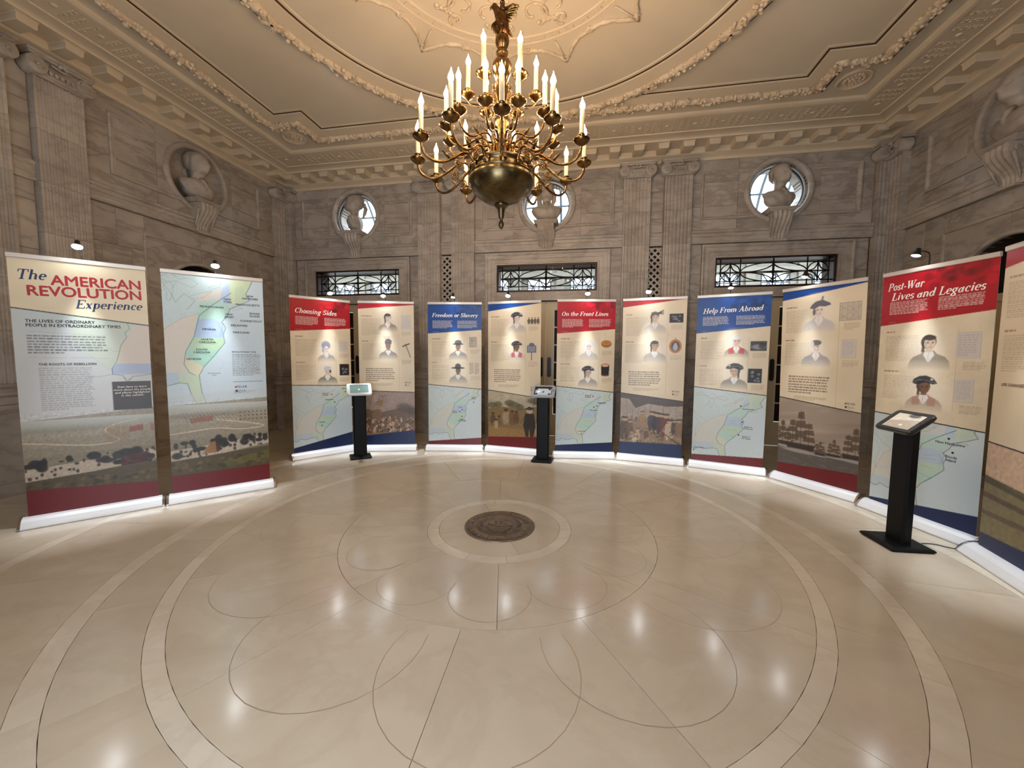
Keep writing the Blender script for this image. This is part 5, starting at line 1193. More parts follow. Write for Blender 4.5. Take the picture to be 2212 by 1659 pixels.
def picture_banner(c, head, hy, my, fy, foot, faces, icons, pic, quote=True):
    c.a[:] = hexc(BEIGE); c.noise(30, .035); c.noise(6, .02); c.noise(1, .015)
    picture(c, pic, my[0], my[1], fy[0], fy[1])
    Xf, Yf = np.meshgrid((np.arange(c.W) + .5) / c.W, (np.arange(c.H) + .5) / c.H); up = Yf < my[0] + (my[1] - my[0]) * Xf; c.a[up] = hexc(BEIGE); c.noise(30, .03, (0, 0, 1, my[0]))
    c.poly([(0, 0), (1, 0), (1, hy[1]), (0, hy[0])], head)
    for k, (yy, n) in enumerate(((.10, 16), (.27, 16))):
        c.text(.06, .30, yy, yy + .007, 1, (124, 72, 54), .8, th=.9); c.text(.06, .42, yy + .018, yy + .018 + n * .0074, n, TXT, .42, th=.5)
    for (kind, cx, cy, kk, kw) in faces: portrait(c, cx, cy, kk, kind, **kw)
    c.line([(.72, .10), (.72, .61)], .002, (168, 148, 124), .8)
    for (kind, cx, cy, w, h) in icons: icon(c, kind, cx, cy, w, h); c.text(.77, .95, cy + h / 2 + .012, cy + h / 2 + .045, 5, TXT, .45)
    if quote: c.text(.12, .64, .46, .555, 7, (84, 58, 48), .85, th=.5); c.text(.2, .62, .565, .585, 3, TXT, .5)
    c.line([(0, my[0]), (1, my[1])], .007, (36, 32, 52)); c.poly([(0, fy[0]), (1, fy[1]), (1, 1.01), (0, 1.01)], foot); c.noise(3, .02, (0, .9, 1, 1))

# shared banner hardware meshes
b = MB(); w_ = .465
pr = [(-.105, .004), (-.105, .014), (-.095, .03), (-.07, .062), (-.04, .082), (-.012, .09), (.012, .09), (.04, .082), (.07, .062), (.095, .03), (.105, .014), (.105, .004)]
b.loops([[(x, y, z) for y, z in pr] for x in (-w_, w_)], closed=True, smooth=False); BASE = b.mesh('base_housing'); BASE.materials.append(M['alu'])
b = MB(); b.loops([[(x, y * 1.06, max(z * 1.06 - .002, 0)) for y, z in pr] for x in (-.008, .010)], cap0=True, cap1=True); CAP = b.mesh('end_cap'); CAP.materials.append(M['chrome'])
b = MB(); b.box(-.4, -.36, -.095, .13, 0, .004); b.box(.36, .4, -.095, .13, 0, .004); b.box(-w_, w_, -.09, .09, .0, .006); FOOT = b.mesh('foot_plate'); FOOT.materials.append(M['black'])
b = MB(); b.loops([[(-.432, y, z), (.432, y, z)] for y, z in ((-.006, -.035), (-.012, -.03), (-.013, 0), (-.006, .006), (.006, .006), (.012, 0), (.012, -.03), (.006, -.035))], closed=False, wrap=True)
for x in (-.432, .432): b.add([(x, y, z) for y, z in ((-.006, -.035), (-.012, -.03), (-.013, 0), (-.006, .006), (.006, .006), (.012, 0), (.012, -.03), (.006, -.035))], [tuple(range(8))])
RAIL = b.mesh('top_rail'); RAIL.materials.append(M['rail'])
b = MB(); b.tube([(0, .03, .05), (0, .022, 1.2), (0, .016, BT)], [.010, .010, .009], 8); POLE = b.mesh('support_pole'); POLE.materials.append(M['alu'])
b = MB(); b.box(-BW / 2, BW / 2, 0, .0012, BB - .01, BT); BACK = b.mesh('banner_panel'); BACK.materials.append(flat('banner_back', (190, 184, 174), .6))
def put_text(par, body, fx, fy, size, mt, shear=0, bold=0, sx=1, align='LEFT', rot=0, space=1.0, dy=-.0022, fit=None):
    me = font_text(body, size, mt, shear, bold, sx, align, 2 if size < .04 else 4, space)
    if fit:
        n = len(me.vertices); co = np.empty(n * 3, np.float32); me.vertices.foreach_get('co', co); co = co.reshape(-1, 3)
        x0 = co[:, 0].min(); co[:, 0] = (co[:, 0] - x0) * (fit * BW / (co[:, 0].max() - x0)); me.vertices.foreach_set('co', co.ravel()); me.update()
    o_ = link('printed_lettering', me, None, par, (-BW / 2 + fx * BW, dy, BT - fy * BH), (PI / 2, -rot, 0))
    if size < .05: o_['kind'] = 'stuff'
    return o_
TK, TN = .135, .055
def _A(cx, cy, rx, ry, a0, a1): return ('a', cx, cy, rx, ry, a0, a1)
def _L(x0, y0, x1, y1, w=TK): return ('l', x0, y0, x1, y1, w)
def _S(x, y, l=.2): return ('l', x - l / 2, y, x + l / 2, y, TN, 1)
def _B(x, y, r=.055): return ('b', x, y, r)
GLY = {
 'o': (.48, [_A(.24, .23, .155, .205, 0, 360)]), 'c': (.42, [_A(.24, .23, .155, .205, 60, 310), _B(.335, .36)]), 'e': (.45, [_A(.24, .23, .155, .205, 5, 310), _L(.10, .245, .40, .245, TN)]),
 'a': (.50, [_A(.20, .20, .125, .18, 0, 360), _L(.36, .03, .36, .44), _L(.36, .03, .45, .05, TN)]),
 's': (.38, [_A(.19, .335, .10, .10, 20, 265), _A(.19, .125, .105, .105, -160, 85), _B(.29, .385, .04), _B(.09, .075, .04)]),
 'n': (.56, [_L(.13, 0, .13, .44), _A(.27, .29, .145, .145, 0, 160), _L(.415, .03, .415, .30), _L(.415, .03, .50, .05, TN), _S(.10, .43, .13), _S(.13, .02, .15)]),
 'm': (.84, [_L(.13, 0, .13, .44), _A(.265, .29, .14, .145, 0, 160), _L(.405, 0, .405, .30), _A(.54, .29, .14, .145, 0, 160), _L(.68, .03, .68, .30), _L(.68, .03, .77, .05, TN), _S(.10, .43, .13), _S(.13, .02, .14), _S(.405, .02, .14)]),
 'h': (.56, [_L(.13, 0, .13, .70), _A(.27, .29, .145, .145, 0, 160), _L(.415, .03, .415, .30), _L(.415, .03, .50, .05, TN), _S(.10, .69, .13), _S(.13, .02, .15)]),
 'r': (.40, [_L(.13, 0, .13, .44), _A(.27, .29, .13, .14, 50, 160), _B(.34, .38, .055), _S(.10, .43, .13), _S(.13, .02, .16)]),
 'i': (.28, [_L(.14, .03, .14, .44), _L(.14, .03, .22, .05, TN), _S(.11, .43, .12), _B(.14, .60, .065)]), 'l': (.27, [_L(.13, .03, .13, .70), _L(.13, .03, .22, .05, TN), _S(.10, .69, .12)]),
 't': (.32, [_L(.14, .04, .14, .60), _L(.14, .04, .26, .06, TN), _L(.04, .43, .28, .43, TN)]), 'd': (.54, [_A(.22, .22, .145, .20, 0, 360), _L(.39, .03, .39, .70), _L(.39, .03, .48, .05, TN), _S(.36, .69, .12)]),
 'b': (.52, [_L(.13, .02, .13, .70), _A(.28, .22, .14, .20, 0, 360), _S(.10, .69, .12)]), 'p': (.52, [_L(.13, -.22, .13, .44), _A(.28, .23, .145, .20, 0, 360), _S(.10, .43, .12), _S(.13, -.21, .2)]),
 'g': (.50, [_A(.22, .28, .13, .15, 0, 360), _A(.22, -.08, .15, .10, 0, 360), _L(.12, .12, .30, .05, .07), _B(.40, .42, .05)]),
 'v': (.48, [_L(.10, .44, .24, .02), _L(.24, .02, .40, .42, TN), _S(.10, .43, .16), _B(.40, .40, .05)]), 'y': (.50, [_L(.10, .44, .25, .02), _L(.42, .42, .16, -.20, TN), _S(.10, .43, .16), _B(.41, .41, .045), _B(.14, -.18, .05)]),
 'x': (.50, [_L(.10, .44, .38, .0), _L(.10, .0, .38, .44, TN), _B(.38, .42, .045), _B(.11, .03, .045)]), '-': (.32, [_L(.05, .23, .27, .23, .08)]),
 'C': (.66, [_A(.36, .35, .25, .32, 45, 315), _L(.56, .50, .56, .68, TN)]), 'O': (.74, [_A(.37, .35, .26, .32, 0, 360)]), 'S': (.56, [_A(.28, .515, .165, .155, 10, 262), _A(.28, .195, .175, .165, -165, 82), _L(.46, .52, .46, .68, TN), _L(.09, .02, .09, .19, TN)]),
 'F': (.60, [_L(.17, 0, .17, .70), _L(.06, .68, .55, .68, TN), _L(.55, .68, .55, .52, TN), _L(.17, .36, .40, .36, TN), _L(.40, .28, .40, .44, TN), _S(.17, .02, .26)]),
 'E': (.64, [_L(.17, 0, .17, .70), _L(.06, .68, .57, .68, TN), _L(.57, .68, .57, .53, TN), _L(.17, .36, .40, .36, TN), _L(.40, .28, .40, .44, TN), _L(.06, .02, .60, .02, TN), _L(.60, .02, .60, .19, TN)]),
 'L': (.58, [_L(.17, 0, .17, .70), _S(.17, .68, .26), _L(.06, .02, .53, .02, TN), _L(.53, .02, .53, .20, TN)]), 'H': (.80, [_L(.17, 0, .17, .70), _L(.62, 0, .62, .70), _L(.17, .36, .62, .36, TN), _S(.17, .68, .26), _S(.62, .68, .26), _S(.17, .02, .26), _S(.62, .02, .26)]),
 'A': (.72, [_L(.12, .02, .37, .70, TN), _L(.36, .70, .58, .02), _L(.20, .24, .50, .24, TN), _S(.12, .02, .2), _S(.60, .02, .24)]), 'P': (.62, [_L(.17, 0, .17, .70), _L(.06, .68, .36, .68, TN), _L(.17, .34, .36, .34, TN), _A(.34, .51, .17, .17, -90, 90), _S(.17, .02, .26)]),
 'W': (.98, [_L(.12, .68, .30, .02), _L(.30, .02, .48, .66, TN), _L(.46, .68, .64, .02), _L(.64, .02, .84, .68, TN), _S(.13, .68, .24), _S(.47, .68, .2), _S(.84, .68, .2)]), 'T': (.66, [_L(.33, 0, .33, .70), _L(.06, .68, .60, .68, TN), _L(.06, .68, .06, .50, TN), _L(.60, .68, .60, .50, TN), _S(.33, .02, .26)]),
 'D': (.74, [_L(.17, 0, .17, .70), _L(.06, .68, .36, .68, TN), _L(.06, .02, .36, .02, TN), _A(.35, .35, .26, .33, -90, 90)]), 'R': (.70, [_L(.17, 0, .17, .70), _L(.06, .68, .36, .68, TN), _L(.17, .36, .36, .36, TN), _A(.34, .52, .16, .16, -90, 90), _L(.34, .36, .58, .02), _S(.17, .02, .26), _S(.61, .02, .16)]), ' ': (.26, [])}
def slab_text(body, size, mt, shear=.28):
    b = MB(); ox = 0
    for ch in body:
        adv, st = GLY[ch]
        for q in st:
            if q[0] == 'l':
                a, c = Vector((q[1], q[2])), Vector((q[3], q[4])); d = (c - a); w = q[5] / 2
                if d.length < 1e-6: continue
                # strokes are cut level at the feet when they stand, square when they lie
                n_ = Vector((w / max(abs(d.normalized().y), .6), 0)) if abs(d.y) > abs(d.x) * .6 else Vector((0, w))
                P = [a - n_, c - n_, c + n_, a + n_]
                b.add([((ox + p.x + shear * p.y) * size, p.y * size, 0) for p in P], [(0, 1, 2, 3)])
            elif q[0] == 'a':
                _, cx, cy, rx, ry, a0, a1 = q; n = max(6, int(abs(a1 - a0) / 16)); I, O = [], []
                for t in np.linspace(math.radians(a0), math.radians(a1), n + 1):
                    w = (TN + (TK - TN) * abs(math.cos(t)) ** 1.3) / 2
                    for L_, sg in ((I, -1), (O, 1)): x, y = cx + (rx + sg * w) * math.cos(t), cy + (ry + sg * w * (.9)) * math.sin(t); L_.append(((ox + x + shear * y) * size, y * size, 0))
                b.loops([I, O], closed=False)
            else:
                _, cx, cy, r = q; b.add([((ox + cx + r * math.cos(t) + shear * (cy + r * math.sin(t))) * size, (cy + r * math.sin(t)) * size, 0) for t in np.linspace(0, 2 * PI, 10, endpoint=False)], [tuple(range(10))])
        ox += adv
    me = b.mesh('lettering'); me.materials.append(M[mt]); return me
def title(par, body, fx, fy, size, mt='ink_white', rot=0, fit=None, shear=.28):
    me = slab_text(body, size * 1.05, mt, shear)
    n = len(me.vertices); co = np.empty(n * 3, np.float32); me.vertices.foreach_get('co', co); co = co.reshape(-1, 3)
    x0 = co[:, 0].min(); co[:, 0] = (co[:, 0] - x0) * (fit * BW / (co[:, 0].max() - x0)) if fit else co[:, 0] - x0; me.vertices.foreach_set('co', co.ravel()); me.update()
    o_ = link('printed_lettering', me, None, par, (-BW / 2 + fx * BW, -.0022, BT - fy * BH), (PI / 2, -rot, 0)); o_['kind'] = 'stuff'
    return o_
def logos(par, fx, fy, k=1.0):
    title(par, 'DAR', fx, fy, .031 * k, 'ink_grey', 0, .075 * k, 0)
    b = MB(); x0, z0 = -BW / 2 + fx * BW - .036 * k, BT - fy * BH
    st = [((.012 if i % 2 == 0 else .005) * k * math.sin(PI * i / 5) + x0 + .010 * k, -.0022, z0 + .010 * k + (.012 if i % 2 == 0 else .005) * k * math.cos(PI * i / 5)) for i in range(10)]
    b.add(st, [tuple(range(9, -1, -1))])
    for i in range(3): b.add([(x0 + .014 * k, -.0024, z0 + (.002 + i * .008) * k), (x0 + .032 * k, -.0024, z0 + (.004 + i * .008) * k), (x0 + .032 * k, -.0024, z0 + (.008 + i * .008) * k), (x0 + .014 * k, -.0024, z0 + (.006 + i * .008) * k)], [(0, 1, 2, 3)], 1)
    sh = [(0, .024), (.02, .024), (.02, .008), (.01, 0), (0, .008)]
    b.add([(x0 + .006 * k + x * k, -.0022, z0 - .042 * k + z * k) for x, z in sh], [tuple(range(4, -1, -1))], 0)
    b.build('emblem', [M['ink_grey'], M['ink_red']], par)
    me = font_text('AMERICAN\nBATTLEFIELD\nTRUST', .011 * k, 'ink_grey', 0, 0, 1, 'LEFT', 1); link('printed_lettering', me, None, par, (x0 + .032 * k, -.0022, z0 - .026 * k), (PI / 2, 0, 0))['kind'] = 'stuff'
def dots(par, L, size=.024):
    b = MB()
    for x, y, *_ in L: b.add([(-BW / 2 + x * BW + .0095 * math.cos(t), -.0026, BT - y * BH + .0095 * math.sin(t)) for t in np.linspace(0, 2 * PI, 14, endpoint=False)], [tuple(range(14))])
    b.build('printed_dot', M['ink_black'], par)
    for x, y, s_, lx, ly in L: put_text(par, s_, lx, ly, size, 'ink_black', 0, .0006, 1.05, 'CENTER')
ENDS = {1: ((-4.05, -.93), (-3.43, -.215)), 2: ((-3.40, -.20), (-2.77, .48)), 3: ((-3.37, 1.51), (-2.83, 2.27)), 4: ((-2.79, 2.19), (-1.90, 2.45)), 5: ((-1.76, 2.47), (-.84, 2.62)), 6: ((-.82, 2.63), (.10, 2.52)),
        7: ((.30, 2.46), (1.22, 2.58)), 8: ((1.23, 2.56), (2.15, 2.39)), 9: ((2.20, 2.39), (3.09, 2.11)), 10: ((3.11, 2.07), (3.61, 1.29)), 11: ((3.58, 1.20), (3.85, .32)), 12: ((3.73, .27), (3.56, -.64))}
LEAN = {10: .036, 9: .014, 8: .012, 7: .008, 6: .012, 11: .010, 2: 0, 5: -.004}
def banner(n, label, paint, cell):
    a, c = Vector(ENDS[n][0]), Vector(ENDS[n][1]); d = (c - a).normalized(); m = (a + c) / 2; nn = Vector((d.y, -d.x)); m -= nn * .098
    t = empty('roll_up_banner', (m.x, m.y, 0), (0, 0, math.atan2(d.y, d.x)))
    tag(t, label, 'banner', 'roll-up banners standing in a ring')
    ln = LEAN.get(n, 0); pnl = link('banner_panel', BACK, None, t, (0, 0, 0), (ln, 0, 0))
    cv = Canvas(BW, BH, cell); paint(cv); link('printed_artwork', cv.mesh('print', -BW / 2, BT, -.0014, 'print'), None, pnl)
    bs = link('base_housing', BASE, None, t); link('foot_plate', FOOT, None, t)
    link('end_cap', CAP, None, bs, (-w_ - .004, 0, .003)); link('end_cap', CAP, None, bs, (w_ + .002, 0, .003))
    link('top_rail', RAIL, None, t, (0, -BT * math.sin(ln), BT * math.cos(ln)), (ln, 0, 0)); link('support_pole', POLE, None, t, (0, 0, 0), (ln, 0, 0))
    return t, pnl
CE, CF = .0062, .0048
A = dict
# 1
def p1(c):
    c.a[:] = hexc((224, 208, 178)); c.noise(30, .03); c.noise(1, .015)
    keep = c.a.copy(); c.poly([(0, .20), (1, .248), (1, .66), (0, .66)], (196, 204, 204)); c.ell(.2, .55, .9, .22, (204, 204, 206), .7, .9)
    c.poly([(.40, .22), (.74, .235), (.82, .24), (.88, .27), (.78, .30), (.76, .34), (.74, .40), (.70, .44), (.60, .42), (.50, .37), (.40, .30)], (196, 208, 182), .55)
    c.poly([(.88, .25), (1, .25), (1, .41), (.72, .41), (.75, .35), (.80, .30)], (216, 200, 184), .8); c.poly([(.72, .41), (1, .41), (1, .455), (.68, .455), (.67, .43)], (168, 184, 210), .9)
    c.line([(.82, .24), (.84, .265), (.80, .28), (.81, .30), (.76, .335), (.74, .37), (.72, .40), (.68, .43), (.68, .455), (.76, .46), (.80, .49), (.84, .465), (.92, .462), (1, .455)], .004, (80, 100, 104), .9)
    c.line([(.68, .455), (.60, .462), (.50, .465), (.45, .49), (.40, .50)], .003, (110, 124, 130), .8); c.line([(.76, .46), (.79, .49), (.82, .47)], .004, (80, 100, 104), .7)
    c.line([(.62, .33), (.70, .36), (.74, .36)], .002, (120, 130, 130), .7); c.line([(.5, .37), (.58, .40), (.66, .44)], .002, (120, 130, 130), .5)
    picture(c, 'landl', .63, .60, .895, .93)
    c.poly([(0, 0), (1, 0), (1, .248), (0, .20)], (226, 210, 178)); c.noise(24, .03, (0, 0, 1, .2)); c.line([(0, .20), (1, .248)], .010, (30, 28, 34))
    c.line([(.09, .285), (.66, .298)], .002, (120, 120, 120), .6); c.text(.09, .66, .300, .375, 7, (58, 62, 72), .8, th=.5); c.line([(.09, .385), (.66, .388)], .002, (120, 120, 120), .6)
    c.text(.15, .54, .425, .595, 20, (120, 118, 126), .62, th=.5); c.text(.16, .32, .612, .617, 1, (130, 126, 130), .6)
    c.poly([(.67, .485), (.985, .485), (.985, .605), (.67, .605)], (58, 46, 42))
    c.poly([(0, .895), (1, .928), (1, 1), (0, 1)], DRED); c.noise(3, .03, (0, .9, 1, 1))
t, p = banner(1, 'roll-up banner titled The American Revolution Experience, leftmost in the room', p1, CF)
title(p, 'The', .065, .092, .115, 'ink_navy', .03, .19); put_text(p, 'AMERICAN', .275, .105, .122, 'ink_red', 0, .0032, rot=.03, fit=.68); put_text(p, 'REVOLUTION', .115, .150, .122, 'ink_red', 0, .0032, rot=.03, fit=.84)
title(p, 'Experience', .44, .190, .105, 'ink_navy', .03, .52)
put_text(p, 'THE LIVES OF ORDINARY\nPEOPLE IN EXTRAORDINARY TIMES', .085, .252, .037, 'ink_black', 0, .0009, 1.0, rot=.02); put_text(p, 'THE ROOTS OF REBELLION', .15, .416, .029, 'ink_grey', 0, .0008, 1.0, rot=.01)
put_text(p, 'Scan here to learn\nmore about the people\nand places highlighted\nin this exhibit!', .83, .512, .028, 'ink_white', .3, .0004, 1.0, 'CENTER')
# 2
def p2(c):
    tf = lambda x, y: ((1065 + (x - 320) * 1.04 - 893) / 545, (470 + (y - 1168) * 1.14 - 215) / 1215)
    c.a[:] = hexc((196, 212, 222)); draw_map(c, tf, .8, land=(190, 208, 210)); c.poly([(0, .56), (1, .53), (1, 1), (0, 1)], (196, 202, 204), .5)
    picture(c, 'landr', .60, .58, .92, .92); c.poly([(0, .918), (1, .92), (1, 1), (0, 1)], DRED)
    c.line([(.0, .05), (.08, .10), (.12, .14), (.2, .10), (.3, .13), (.22, .17)], .004, (110, 124, 130), .7)
    c.text(.64, .95, .368, .475, 13, (108, 112, 116), .7); c.line([(.64, .50), (.96, .50)], .005, (60, 62, 70)); c.text(.64, .88, .545, .56, 2, (130, 130, 134), .5); c.noise(2, .015)
t, p = banner(2, 'roll-up banner with a large map of the thirteen colonies, beside the title banner', p2, CF)
for s_, x, y in (('PENNSYLVANIA', .46, .155), ('NEW\nYORK', .62, .115), ('NEW\nHAMPSHIRE', .855, .093), ('MASSACHUSETTS', .83, .135), ('NEW\nJERSEY', .63, .185), ('RHODE\nISLAND', .9, .175), ('CONNECTICUT', .86, .212), ('DELAWARE', .73, .235), ('MARYLAND', .75, .268), ('VIRGINIA', .42, .258), ('NORTH\nCAROLINA', .40, .305), ('SOUTH\nCAROLINA', .34, .352), ('GEORGIA', .26, .395)): put_text(p, s_, x, y, .0285, 'ink_black', 0, .0007, 1.0, 'CENTER')
put_text(p, 'REVOLUTIONARY WAR', .64, .36, .021, 'ink_grey', 0, .0006, 1.0); put_text(p, 'Proclamation\nLine', .45, .46, .021, 'ink_grey', .3, 0, 1, 'CENTER'); logos(p, .70, .53, 1.15)
b_ = MB()
# 3
banner_specs = {
 3: ('title', 'red-headed roll-up banner titled Choosing Sides', RED, (.222, .190), (.562, .580), (.965, .905), DBLUE, [('lady', .57, .335, .040, A(coat=(140, 136, 138), skin=(230, 212, 200))), ('bandage', .58, .475, .046, A(coat=(48, 48, 54), flip=-1))], [('doc', .87, .315, .16, .072), ('dark', .875, .47, .17, .078)], ('Choosing Sides', .085, .105, .098, -.02)),
 5: ('title', 'blue-headed roll-up banner titled Freedom or Slavery', BLUE, (.217, .190), (.571, .603), (.973, .945), DRED, [('round', .56, .305, .046, A(coat=(92, 92, 106), skin=(150, 116, 92))), ('wide', .56, .472, .046, A(coat=(120, 116, 112), skin=(130, 98, 76)))], [('sketch', .84, .275, .15, .075), ('columns', .86, .46, .2, .08)], ('Freedom or Slavery', .075, .102, .084, 0)),
 7: ('title', 'red-headed roll-up banner titled On the Front Lines', RED, (.220, .190), (.563, .600), (.957, .932), DBLUE, [('bonnet', .555, .305, .044, A(coat=(170, 168, 172), skin=(228, 206, 192))), ('tricorn', .55, .475, .046, A(coat=(120, 118, 122), skin=(190, 168, 152)))], [('bowl', .855, .285, .18, .07), ('drum', .845, .455, .16, .085)], ('On the Front Lines', .08, .105, .083, 0)),
 9: ('title', 'blue-headed roll-up banner titled Help From Abroad', BLUE, (.225, .190), (.545, .580), (.961, .942), DRED, [('wig', .57, .275, .045, A(coat=(110, 92, 86), skin=(218, 180, 156), accent=(196, 40, 50))), ('tricorn', .56, .450, .050, A(coat=(90, 84, 84), skin=(196, 166, 140), flip=-1))], [('photo', .86, .30, .21, .055), ('dark', .83, .47, .18, .082)], ('Help From Abroad', .085, .108, .092, .03)),
 11: ('title', 'red-headed roll-up banner titled Post-War Lives and Legacies, behind the black-framed tablet stand', RED, (.225, .194), (.600, .622), (.985, .925), DBLUE, [('hair', .50, .305, .050, A(coat=(96, 88, 84), skin=(206, 186, 168), flip=1)), ('tricorn', .48, .478, .046, A(coat=(150, 132, 116), skin=(120, 88, 70), flip=1, accent=(176, 130, 116)))], [('doc', .82, .315, .19, .095), ('doc', .81, .48, .15, .085)], None),
 4: ('pic', 'roll-up banner with a mob pulling down a statue, behind the white tablet stand', RED, (.055, .022), (.615, .628), (.935, .895), DBLUE, [('hair', .53, .115, .046, A(coat=(110, 84, 84), skin=(226, 204, 190))), ('cap', .53, .305, .046, A(coat=(84, 80, 84), skin=(150, 120, 104), flip=-1))], [('doc', .855, .145, .17, .10), ('axe', .88, .335, .2, .11)], 'crowd'),
 6: ('pic', 'roll-up banner with a field scene of a man in black, behind the silver tablet stand', BLUE, (.065, .018), (.605, .650), (.935, .915), DRED, [('tricorn', .55, .12, .046, A(coat=(170, 168, 176), skin=(220, 202, 190))), ('tricorn', .55, .31, .043, A(coat=(190, 184, 182), skin=(120, 88, 72), accent=(190, 40, 60)))], [('four', .86, .135, .2, .045), ('sign', .83, .33, .19, .13)], 'field'),
 8: ('pic', 'roll-up banner with soldiers under a dark awning and an oval miniature portrait', RED, (.055, .015), (.600, .640), (.920, .910), DBLUE, [('feather', .52, .125, .048, A(coat=(170, 166, 166), skin=(212, 186, 162))), ('tie', .53, .30, .050, A(coat=(150, 146, 150), skin=(180, 146, 118)))], [('dark', .845, .13, .21, .055), ('oval', .845, .30, .19, .085)], 'camp'),
 10: ('pic', 'roll-up banner with sailing ships at its foot, nearest the right corner pilaster', BLUE, (.062, .022), (.578, .620), (.943, .910), DRED, [('plume', .48, .13, .052, A(coat=(180, 180, 190), skin=(226, 212, 200))), ('mop', .46, .31, .048, A(coat=(130, 132, 150), skin=(226, 208, 198), flip=-1))], [('chart', .83, .145, .23, .085), ('doc', .83, .32, .16, .085)], 'ships'),
 12: ('pic', 'roll-up banner cut off by the right edge, with a green field at its foot', RED, (.07, .022), (.640, .66), (.95, .93), DBLUE, [('hair', .6, .14, .048, A(coat=(120, 110, 100)))], [('doc', .85, .15, .17, .10)], 'plain')}
for n in range(3, 13):
    kd, lab, head, hy, my, fy, foot, faces, icons, extra = banner_specs[n]
    if kd == 'title': t, p = banner(n, lab, lambda c: title_banner(c, head, hy, my, fy, foot, faces, icons), CF if n == 11 else CE)
    else: t, p = banner(n, lab, lambda c: picture_banner(c, head, hy, my, fy, foot, faces, icons, extra, n != 12), CE)
    if kd == 'title' and extra: title(p, extra[0], extra[1], extra[2], extra[3], 'ink_white', extra[4], {3: .68, 5: .86, 7: .80, 9: .82}[n])
    lb = MB(); (l_, r_) = my; lb.add([(-BW / 2, -.0021, BT - l_ * BH - .004), (BW / 2, -.0021, BT - r_ * BH - .004), (BW / 2, -.0021, BT - r_ * BH + .004), (-BW / 2, -.0021, BT - l_ * BH + .004)], [(0, 1, 2, 3)]); lb.build('printed_rule', M['ink_black'], p)
    if n == 11: title(p, 'Post-War', .055, .078, .098, 'ink_white', .0, .36); title(p, 'Lives and Legacies', .10, .120, .098, 'ink_white', .0, .82)
    if kd == 'pic' and n != 12: logos(p, .86, .585 if n != 4 else .565)
    if n == 12: put_text(p, 'LIFE CHANGED', .08, .45, .03, 'ink_brown', 0, .0008)
    if n == 3: dots(p, [(.645, .635, 'Battle of\nSaratoga', .53, .628), (.69, .688, 'Philadelphia', .60, .672), (.885, .622, 'Boston', .87, .602), (.46, .838, 'Augusta', .46, .818)])
    if n == 5: dots(p, [(.855, .695, 'Boston\nHarbor', .86, .663), (.64, .748, 'Trenton', .60, .733), (.59, .762, 'Mount\nVernon', .50, .762), (.635, .796, 'Battle of\nGreat Bridge', .635, .82)])
    if n == 7: dots(p, [(.65, .628, 'Battle of\nOriskany', .56, .626), (.72, .692, 'Kingsbridge', .80, .674), (.67, .70, 'Morristown', .67, .724), (.46, .88, 'Charleston', .46, .865)])
    if n == 9: dots(p, [(.67, .648, 'Germantown', .77, .668), (.70, .742, 'Battle of\nMonmouth', .78, .772), (.66, .82, 'Battle of\nthe Capes', .76, .83), (.03, .935, 'New Orleans', .11, .921)])
    if n == 11: dots(p, [(.73, .665, 'New Hampshire', .74, .687), (.77, .715, 'Rhode\nIsland', .76, .737), (.27, .86, 'Savannah', .31, .853)], .03)

# ---- clip-on spotlights
LP = {1: (.0, 0), 2: (.01, 1), 3: (.10, 1), 4: (-.02, 1), 5: (-.01, 0), 6: (-.07, 1), 7: (.0, 1), 8: (-.08, 1), 9: (-.04, 0), 10: (-.13, 0), 11: (-.08, 0), 12: (.0, 0)}
names = {1: 'above the title banner', 2: 'above the colonies map banner', 3: 'above the Choosing Sides banner', 4: 'above the banner behind the white tablet stand', 5: 'above the Freedom or Slavery banner', 6: 'above the banner behind the silver tablet stand', 7: 'above the On the Front Lines banner', 8: 'above the banner with the oval miniature', 9: 'above the Help From Abroad banner', 10: 'above the sailing ships banner', 11: 'above the Post-War banner', 12: 'above the banner cut off at the right edge'}
b = MB(); b.tube(catmull([(0, .035, -.06), (0, .04, .02), (0, .03, .07), (0, -.03, .085), (0, -.09, .075)], 5), .0055, 6); b.box(-.02, .02, .014, .045, -.075, -.045); LARM = b.mesh('bent_arm'); LARM.materials.append(M['lamp_black'])
b = MB(); b.lathe([(.001, .05), (.016, .05), (.018, .046), (.018, .02), (.03, .0), (.036, -.018), (.036, -.022), (.033, -.02), (.03, -.012), (.001, -.012)], 18); LSH = b.mesh('lamp_shade'); LSH.materials.append(M['lamp_black'])
b = MB(); b.lathe([(.001, -.0155), (.031, -.0155)], 16); LED = b.mesh('lens'); LED.materials.append(M['led'])
b = MB(); b.lathe([(.001, -.018), (.026, -.022), (.036, -.014), (.034, -.004), (.001, -.002)], 16); LEDG = b.mesh('glowing_diffuser'); LEDG.materials.append(M['led'])
